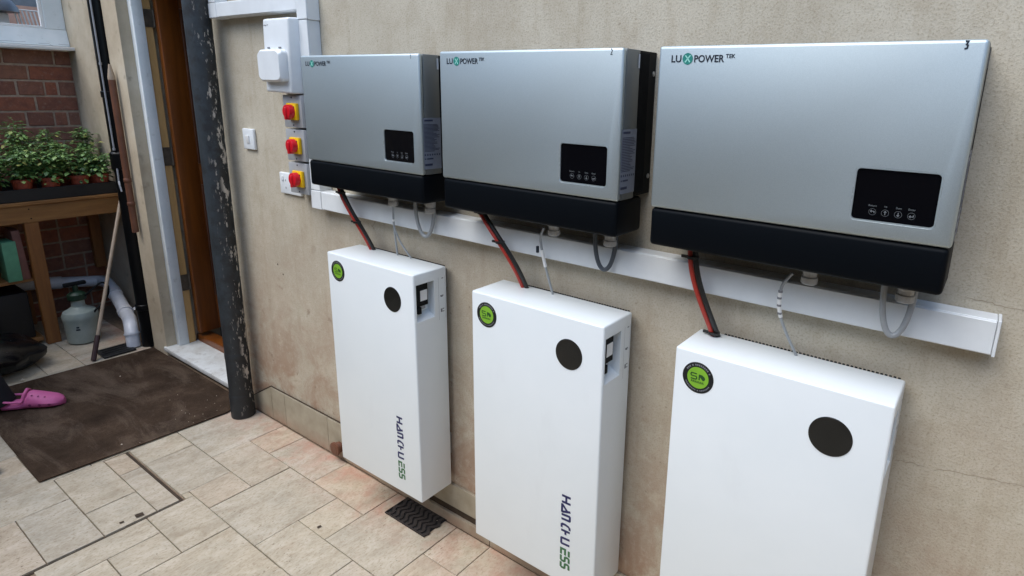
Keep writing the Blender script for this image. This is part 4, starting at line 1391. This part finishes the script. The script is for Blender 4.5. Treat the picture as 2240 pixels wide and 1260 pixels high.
obj('screw', MB().lathe([(.004, 0), (.004, .001)], (XF + .0002, -0.335, .82), 8, 'x').lathe([(.004, 0), (.004, .001)], (XF + .0002, -0.332, .765), 8, 'x'), M['black'], pb)
tag(obj('book', MB().box(-2.34, -2.195, -0.478, -0.415, 0.4105, 0.642), M['boxgreen'], bevel=.002), 'pale green book standing on the bench shelf', 'book')
tag(obj('book', MB().hexa([(-2.36, -0.412, .4105), (-2.205, -0.412, .4105), (-2.205, -0.376, .4105), (-2.36, -0.376, .4105),
                           (-2.36, -0.425, .70), (-2.205, -0.425, .70), (-2.205, -0.388, .70), (-2.36, -0.388, .70)]), M['boxred'], bevel=.002), 'brownish red book leaning beside the green book', 'book')
tag(obj('dark_filler', MB().box(-2.55, -2.23, -1.0, -0.40, 0.0465, 0.33), M['tray'], bevel=.01), 'black block added on the low bench shelf to deepen the shade', 'dark_filler')  # added black block where there is only dark space

tr = thing('seed_tray', 'long black seed tray along the bench top', 'tray', (-2.4, -0.3, 0.862))
obj('base', MB().box(-2.62, -2.19, -1.1, 0.105, 0.8625, 0.868), M['tray'], tr)
obj('rim', MB().box(-2.195, -2.178, -1.1, 0.105, 0.8625, 0.932).box(-2.62, -2.61, -1.1, 0.105, 0.8625, 0.932).box(-2.61, -2.1952, 0.095, 0.1048, 0.8682, 0.9318), M['tray'], tr, bevel=.002, seg=1)

def leaf(mb, p, d, up, L, w):
    d = d.normalized()
    s = d.cross(up).normalized()
    n = s.cross(d)
    tip = p + d * L - n * L * .18
    mid = p + d * L * .45 + n * L * .06
    a, b = mid + s * w - n * w * .25, mid - s * w - n * w * .25
    a2, b2 = p + d * L * .78 + s * w * .6 - n * L * .1, p + d * L * .78 - s * w * .6 - n * L * .1
    mb.add([p, a, a2, tip, b2, b, mid], [(0, 1, 6), (1, 2, 6), (2, 3, 6), (3, 4, 6), (4, 5, 6), (5, 0, 6)])

def plant(x, y, h, spread, seed, label, n_st=5):
    r = random.Random(seed)
    t = thing('potted_plant', label, 'plant', (x, y, .868), 'leafy seedlings in pots on the bench')
    zb = .868
    obj('pot', MB().lathe([(.036, 0.0), (.045, .096), (.049, .098), (.049, .116), (.044, .116), (.043, .108)], (x, y, zb + .0005), 18), M['terracotta'], t, smooth=False)
    obj('soil', MB().lathe([(.042, .103), (.041, .107), (.01, .112)], (x, y, zb), 14), M['soil'], t)
    st, lf = MB(), MB()
    up = Vector((0, 0, 1))
    for k in range(n_st):
        a = r.uniform(0, 2 * math.pi)
        sp = r.uniform(.15, 1) * spread
        hh = h * r.uniform(.65, 1.08)
        base = Vector((x + r.uniform(-.02, .02), y + r.uniform(-.02, .02), zb + .108))
        top = Vector((x + math.cos(a) * sp, y + math.sin(a) * sp, zb + .108 + hh))
        top.x = max(top.x, -2.66)
        midp = (base + top) / 2 + Vector((math.cos(a) * .012, math.sin(a) * .012, hh * .06))
        path = bez(base, midp, midp, top, 8)
        st.tube(path, [.0024] * 5 + [.0016] * 4, 5)
        nl = int(16 + h * 80)
        for q in range(nl):
            f = .08 + .92 * (q + r.random()) / nl
            i_ = min(7, int(f * 8))
            p = path[i_].lerp(path[i_ + 1], f * 8 - i_) if i_ < 8 else path[8]
            b = r.uniform(0, 2 * math.pi)
            d = Vector((math.cos(b), math.sin(b), r.uniform(-.45, .5)))
            stalk = r.uniform(.016, .058)
            e = p + d * stalk
            st.tube([p, e], .0010, 4, False)
            L = r.uniform(.016, .040) * (1.1 - .2 * f)
            leaf(lf, e, d + Vector((0, 0, -.3)), up, L * 1.15, L * .34)
            for sgn in (-1, 1):
                s = d.cross(up).normalized() * sgn
                leaf(lf, p + d * stalk * r.uniform(.5, .85), (d * .5 + s + Vector((0, 0, r.uniform(-.3, .2)))), up, L * .85, L * .26)
    for q in range(34):                      # lower leaves spilling over the pot rim
        b = r.uniform(0, 2 * math.pi)
        rr1 = r.uniform(.035, .085)
        p = Vector((x + math.cos(b) * rr1, y + math.sin(b) * rr1, zb + r.uniform(.085, .165)))
        L = r.uniform(.018, .036)
        leaf(lf, p, Vector((math.cos(b), math.sin(b), r.uniform(-.9, .1))), up, L, L * .32)
    obj('stems', st, M['stem'], t)
    obj('foliage', lf, M['leaf'], t, smooth=False)

PL = [(-2.235, -0.326, .19, .115, 'bushy green seedling in the left of three visible orange pots'),
      (-2.235, -0.199, .20, .110, 'bushy green seedling in the middle of three visible orange pots'),
      (-2.235, -0.058, .19, .110, 'bushy green seedling in the right of three visible orange pots'),
      (-2.240, 0.045, .13, .080, 'low yellowish seedling at the tray end next to the black pipe'),
      (-2.235, -0.470, .20, .090, 'bushy green seedling cut by the left edge of the picture'),
      (-2.40, -0.265, .31, .070, 'tall thin seedling behind, in front of the upper bricks'),
      (-2.42, -0.09, .25, .085, 'mid height seedling in the back row by the corner'),
      (-2.44, 0.035, .34, .050, 'tallest straggly seedling in the corner of brick and render'),
      (-2.42, -0.42, .25, .085, 'seedling in the back row at the left, behind the front pots')]
for k, (x, y, h, s, lb) in enumerate(PL):
    plant(x, y, h, s, 11 + k, lb, 4 if k == 7 else 6)

# ------------------------------------------------------------------ under and beside the bench
wp2 = thing('waste_elbow_pipe', 'fat white plastic waste pipe bending down to the drain lid', 'pipe', (-2.0, 0.0, 0))
pth = [(-2.60, -0.75, .30), (-2.60, -0.30, .275), (-2.60, 0.00, .222), (-2.57, 0.055, .218), (-2.50, 0.07, .212), (-2.40, 0.055, .205),
       (-2.20, 0.025, .172), (-1.88, -0.035, .136), (-1.80, -0.058, .118), (-1.765, -0.07, .085), (-1.757, -0.072, .005)]
obj('pipe', MB().tube(pth, .036, 20), M['pvc_soil'], wp2, smooth=True)
for a, b in ((1.2, 1.5), (5.2, 5.6), (6.55, 6.7), (8.95, 9.1)):
    va = Vector(pth[int(a)]).lerp(Vector(pth[int(a) + 1]), a % 1) if int(a) + 1 < len(pth) else Vector(pth[-1])
    vb_ = Vector(pth[int(b)]).lerp(Vector(pth[int(b) + 1]), b % 1) if int(b) + 1 < len(pth) else Vector(pth[-1])
    if (vb_ - va).length < .12:
        obj('socket', MB().tube([va, vb_], .0405, 20), M['pvc_soil'], wp2, smooth=False)
ov = tag(obj('overflow_pipe', MB().tube([(-2.02, 0.1395, .145), (-1.98, 0.03, .160)], .010, 12), M['whitepaint']), 'short thin white overflow pipe above the fat waste pipe', 'pipe')

sp_ = thing('garden_sprayer', 'pale green pressure sprayer with a dark pump head under the bench', 'sprayer', (-2.08, -0.215, 0))
cx_, cy_ = -2.085, -0.215
obj('tank', MB().lathe([(.066, .002), (.078, .008), (.082, .03), (.084, .13), (.088, .150), (.090, .172), (.080, .195), (.050, .212), (.034, .225), (.032, .262), (.036, .266)], (cx_, cy_, 0), 28), M['sprayer'], sp_, smooth=True)
obj('pump_head', MB().lathe([(.044, .266), (.046, .272), (.046, .300), (.030, .312), (.014, .318), (.014, .355)], (cx_, cy_, 0), 20), M['dkgreen'], sp_, smooth=False)
obj('handle', MB().box(cx_ - .014, cx_ + .014, cy_ - .055, cy_ + .055, .352, .374), M['black'], sp_, bevel=.006)
obj('hose', MB().tube(smooth_path([(cx_ + .03, cy_ + .03, .285), (cx_ + .05, cy_ + .11, .35), (cx_ + .04, cy_ + .15, .32), (cx_ + .05, cy_ + .13, .25), (cx_ + .06, cy_ + .06, .19), (cx_ + .07, cy_ + .04, .15)], 8), .0055, 8), M['black'], sp_, smooth=True)
mk = MB()
def on_tank(a, z):
    return (cx_ + .0852 * math.cos(a), cy_ + .0852 * math.sin(a), z)
for a0, a1, z0_, z1_ in ((-.62, -.38, .095, .104), (-.58, -.42, .110, .119), (-.60, -.42, .152, .160), (-.56, -.46, .160, .172)):
    mk.add([on_tank(a0, z0_), on_tank((a0 + a1) / 2, z0_), on_tank(a1, z0_), on_tank(a1, z1_), on_tank((a0 + a1) / 2, z1_), on_tank(a0, z1_)], [(0, 1, 4, 5), (1, 2, 3, 4)])
obj('tank_print', mk, M['ink'], sp_, flatprint=True)

cn = thing('broom_handle', 'thin pale stick with a dark grip leaning on the bench end', 'stick', (-1.70, -0.29, 0))
A_, B_ = Vector((-1.700, -0.292, .006)), Vector((-2.135, 0.118, .880))
C_ = A_.lerp(B_, .135)
obj('stick', MB().tube([C_, B_], .0095, 10), M['cane'], cn, smooth=True)
obj('grip', MB().tube([A_, C_], .0130, 10), M['cane_dark'], cn, smooth=True)

# knotted bin bag
rb = random.Random(9)
bag = MB()
rings = []
n = 26
for i in range(13):
    t = i / 12
    zz = .004 + .185 * t
    rr0 = math.sin(math.pi * (.10 + .86 * t)) ** .55
    ring = []
    for k in range(n):
        a = 2 * math.pi * k / n
        w = 1 + .06 * math.sin(5 * a + 3 * t) + .05 * math.sin(9 * a - 4 * t) + rb.uniform(-.02, .02)
        ring.append((-1.93 + .19 * rr0 * w * math.cos(a), -0.66 + .215 * rr0 * w * math.sin(a), zz + .012 * math.sin(3 * a + 1)))
    rings.append(ring)
bg_o = obj('bin_bag', loft(rings), M['bin_bag'], smooth=True)
tag(bg_o, 'black rubbish bag slumped on the floor by the bench post', 'bag')

# ------------------------------------------------------------------ the person at the left edge
HEEL, TOE = Vector((-1.388, -0.748, 0)), Vector((-1.236, -0.552, 0))
def make_clog(par, heel, toe, strap=True):
    ax = (toe - heel).normalized()
    sd = Vector((ax.y, -ax.x, 0))
    L = (toe - heel).length
    def P(u, s, z):
        return heel + ax * (u * L) + sd * s + Vector((0, 0, z))
    zb = .0100
    rings = []
    prof = [(0.00, .018, .030), (.03, .030, .036), (.12, .036, .040), (.25, .036, .040), (.36, .037, .046), (.43, .040, .078), (.50, .044, .083), (.62, .049, .074), (.75, .051, .062), (.87, .046, .052), (.95, .033, .042), (1.0, .014, .030)]
    for u, w, h in prof:
        ring = []
        for k in range(16):
            a = 2 * math.pi * k / 16
            ca, sa = math.cos(a), math.sin(a)
            s = w * math.copysign(abs(ca) ** .75, ca)
            z = zb + h / 2 + h / 2 * math.copysign(abs(sa) ** .8, sa) * (1 if sa < 0 else 1)
            if sa > 0:
                s *= 1 - .35 * sa * min(1, h / .06)
            ring.append(P(u, s, z))
        rings.append(ring)
    cl = obj('clog', loft(rings), M['pink'], par, smooth=True)
    obj('collar', MB().tube([P(.40, -.036, zb + .052), P(.425, -.026, zb + .078), P(.44, 0, zb + .092), P(.425, .026, zb + .078), P(.40, .036, zb + .052)], .007, 8), M['pink'], cl, smooth=True)
    stp = [P(.40, -.041, zb + .045), P(.20, -.043, zb + .050), P(.0, -.03, zb + .055), P(-.04, 0, zb + .056), P(.0, .03, zb + .055), P(.20, .043, zb + .050), P(.40, .041, zb + .045)]
    obj('strap', MB().tube(smooth_path(stp, 5), .0055, 8), M['pink'], cl, smooth=True)
    hl = MB()
    def hole(u, s, z, r_, nrm):
        c = P(u, s, z)
        nrm = nrm.normalized()
        a_ = nrm.cross(Vector((0, 0, 1))).normalized()
        b_ = nrm.cross(a_)
        hl.add([c + (a_ * math.cos(q) + b_ * math.sin(q)) * r_ for q in [2 * math.pi * j / 10 for j in range(10)]], [tuple(range(10))])
    for sg in (-1, 1):
        for u, s, z in ((.52, .0462, .028), (.68, .0510, .026), (.83, .0495, .023)):
            hole(u, sg * (s + .0004), zb + z, .0062, sd * sg)
        for u, s, z in ((.55, .030, .0735), (.65, .031, .0672), (.75, .030, .0600)):
            hole(u, sg * s, zb + z - .003, .0042, sd * sg * .55 + Vector((0, 0, 1)))
    obj('vent_hole', hl, M['pink_dark'], cl, flatprint=True)
    return cl

person = thing('person', 'person in black trousers and a pink clog stepping in at the left edge', 'person', (-1.52, -0.86, 0))
make_clog(person, HEEL, TOE)
H2, T2 = Vector((-1.70, -1.10, -.008)), Vector((-1.60, -0.87, -.008))
make_clog(person, H2, T2)

def skin_body(name, verts, edges, radii, mat, par, root=0):
    me = bpy.data.meshes.new(name)
    me.from_pydata(verts, edges, [])
    o = bpy.data.objects.new(name, me)
    COL.objects.link(o)
    sm = o.modifiers.new("skin", 'SKIN')
    sm.use_smooth_shade = True
    sv = me.skin_vertices[0].data if me.skin_vertices else None
    if sv is None:
        me.skin_vertices.new(name="")if hasattr(me.skin_vertices, 'new') else None
        sv = me.skin_vertices[0].data
    for k, r in enumerate(radii):
        sv[k].radius = (r, r) if not isinstance(r, tuple) else r
    sv[root].use_root = True
    ss_ = o.modifiers.new("sub", 'SUBSURF')
    ss_.levels = ss_.render_levels = 2
    m2 = evaluated_mesh(o)
    bpy.data.objects.remove(o)
    bpy.data.meshes.remove(me)
    mb = MB()
    mb.v = [tuple(v.co) for v in m2.vertices]
    mb.f = [tuple(p.vertices) for p in m2.polygons]
    bpy.data.meshes.remove(m2)
    return obj(name, mb, mat, par, smooth=True)

pel = Vector((-1.62, -1.00, .90))
nk = Vector((-1.63, -1.00, 1.42))
vt = [pel, (-1.625, -1.00, 1.08), (-1.63, -1.00, 1.28), nk, (-1.625, -0.99, 1.50),
      (-1.54, -0.95, .84), (-1.475, -0.845, .50), (-1.44, -0.80, .24), (-1.405, -0.765, .065),
      (-1.69, -1.06, .84), (-1.70, -1.09, .48), (-1.72, -1.10, .07),
      (-1.47, -0.92, 1.37), (-1.43, -0.88, 1.10), (-1.40, -0.76, .90),
      (-1.79, -1.08, 1.37), (-1.85, -1.12, 1.10), (-1.80, -1.02, .88)]
ed = [(0, 1), (1, 2), (2, 3), (3, 4), (0, 5), (5, 6), (6, 7), (7, 8), (0, 9), (9, 10), (10, 11), (2, 12), (12, 13), (13, 14), (2, 15), (15, 16), (16, 17)]
ra = [.14, .13, .14, .065, .055, .095, .074, .064, .056, .095, .074, .056, .065, .048, .040, .065, .048, .040]
body = skin_body('body', vt, ed, ra, M['trouser'], person)
# trouser hem breaking over the clog
rings = []
for z, r_, dx in ((.045, .060, .012), (.055, .063, .010), (.13, .062, .004), (.22, .062, 0)):
    c = Vector((-1.405, -0.765, 0)).lerp(Vector((-1.44, -0.80, 0)), min(1, max(0, (z - .05) / .19)))
    rings.append([(c.x + r_ * math.cos(2 * math.pi * k / 18) + dx, c.y + r_ * math.sin(2 * math.pi * k / 18) + dx, z + .01 * math.sin(2 * math.pi * k / 18 * 2)) for k in range(18)])
obj('trouser_hem', loft(rings), M['trouser'], person, smooth=True)
# head with face, ears and hair
hc = Vector((-1.62, -0.985, 1.62))
fw = Vector((.45, .89, 0)).normalized()
sdv = Vector((fw.y, -fw.x, 0))
rings = []
for i in range(13):
    t = i / 12
    z = -.125 + .245 * t
    w = math.sqrt(max(.004, 1 - ((t - .56) / .57) ** 2))
    ring = []
    for k in range(20):
        a = 2 * math.pi * k / 20
        s, f_ = math.sin(a) * .076 * w, math.cos(a) * .095 * w
        if math.cos(a) > .93 and .36 < t < .56:
            f_ += .022 * (1 - abs(t - .42) / .2)
        if math.cos(a) > .6 and t < .2:
            f_ -= .006
        ring.append(hc + sdv * s + fw * f_ + Vector((0, 0, z)))
    rings.append(ring)
head = obj('head', loft(rings), M['skin'], person, smooth=True)
for sg in (-1, 1):
    e = hc + fw * .082 + sdv * sg * .030 + Vector((0, 0, .005))
    obj('eye', MB().lathe([(.002, -.008), (.010, -.003), (.011, 0), (.010, .003), (.002, .008)], tuple(e), 12), M['whitepaint'], head, smooth=True)
    e2 = hc + sdv * sg * .078 + Vector((0, 0, -.01))
    obj('ear', MB().lathe([(.004, -.03), (.012, -.02), (.015, .005), (.012, .025), (.003, .032)], tuple(e2), 10), M['skin'], head, smooth=True)
mo = hc + fw * .083 + Vector((0, 0, -.062))
obj('mouth', MB().tube([mo - sdv * .022 - fw * .006, mo, mo + sdv * .022 - fw * .006], .004, 8), M['pink_dark'], head, smooth=True)
rings = []
for i in range(9):
    t = i / 8
    z = -.06 + .200 * t
    w = math.sqrt(max(.02, 1 - (max(0, t - .55) / .46) ** 2 - (max(0, .3 - t) / .6) ** 2))
    rings.append([hc - fw * (.026 if t < .5 else .008) + sdv * math.sin(2 * math.pi * k / 20) * .090 * w + fw * math.cos(2 * math.pi * k / 20) * (.088 if t < .5 else .104) * w + Vector((0, 0, z)) for k in range(20)])
obj('hair', loft(rings), M['hair'], person, smooth=True)
# hands
for base, d in ((Vector((-1.40, -0.76, .90)), Vector((.10, .35, -.93))), (Vector((-1.80, -1.02, .88)), Vector((.10, .3, -.95)))):
    d = d.normalized()
    s = d.cross(Vector((1, 0, 0))).normalized()
    hv, he, hr = [base - d * .02, base + d * .035, base + d * .075], [(0, 1), (1, 2)], [.026, .030, .032]
    for k, (o_, L) in enumerate(((-.030, .068), (-.010, .078), (.010, .074), (.030, .058))):
        i_ = len(hv)
        r0 = base + d * .085 + s * o_
        hv += [r0, r0 + d * L * .5 + Vector((.004, 0, 0)), r0 + d * L + Vector((.016, 0, 0))]
        he += [(2, i_), (i_, i_ + 1), (i_ + 1, i_ + 2)]
        hr += [.0095, .0085, .007]
    i_ = len(hv)
    hv += [base + d * .04 - s * .035, base + d * .075 - s * .055]
    he += [(1, i_), (i_, i_ + 1)]
    hr += [.011, .008]
    skin_body('hand', [tuple(v) for v in hv], he, hr, M['skin'], person)

# dark shoe at the very edge of the picture
hs_, ts_ = Vector((-0.93, -1.06, 0.001)), Vector((-0.775, -0.900, 0.001))
ax = (ts_ - hs_).normalized(); sd = Vector((ax.y, -ax.x, 0))
rings = []
for u, w, h in ((0, .02, .05), (.06, .032, .075), (.3, .034, .09), (.5, .040, .07), (.72, .045, .055), (.9, .036, .045), (1.0, .014, .03)):
    rings.append([hs_ + ax * (u * .26 - .04) + sd * (w * math.cos(2 * math.pi * k / 14)) + Vector((0, 0, h / 2 + h / 2 * math.sin(2 * math.pi * k / 14))) for k in range(14)])
tag(obj('shoe', loft(rings), M['shoe'], smooth=True), 'dark rounded shoe poking in at the lower left edge', 'shoe')
# small cast bracket at the foot of the first battery
tag(obj('pipe_stub', MB().lathe([(.022, 0), (.024, .01), (.022, .02), (.030, .022), (.030, .030), (.018, .034)], (0.203, -0.0105, 0.058), 18, 'y'), M['copper']), 'small rusty pipe stub in the skirting by the first battery', 'pipe')
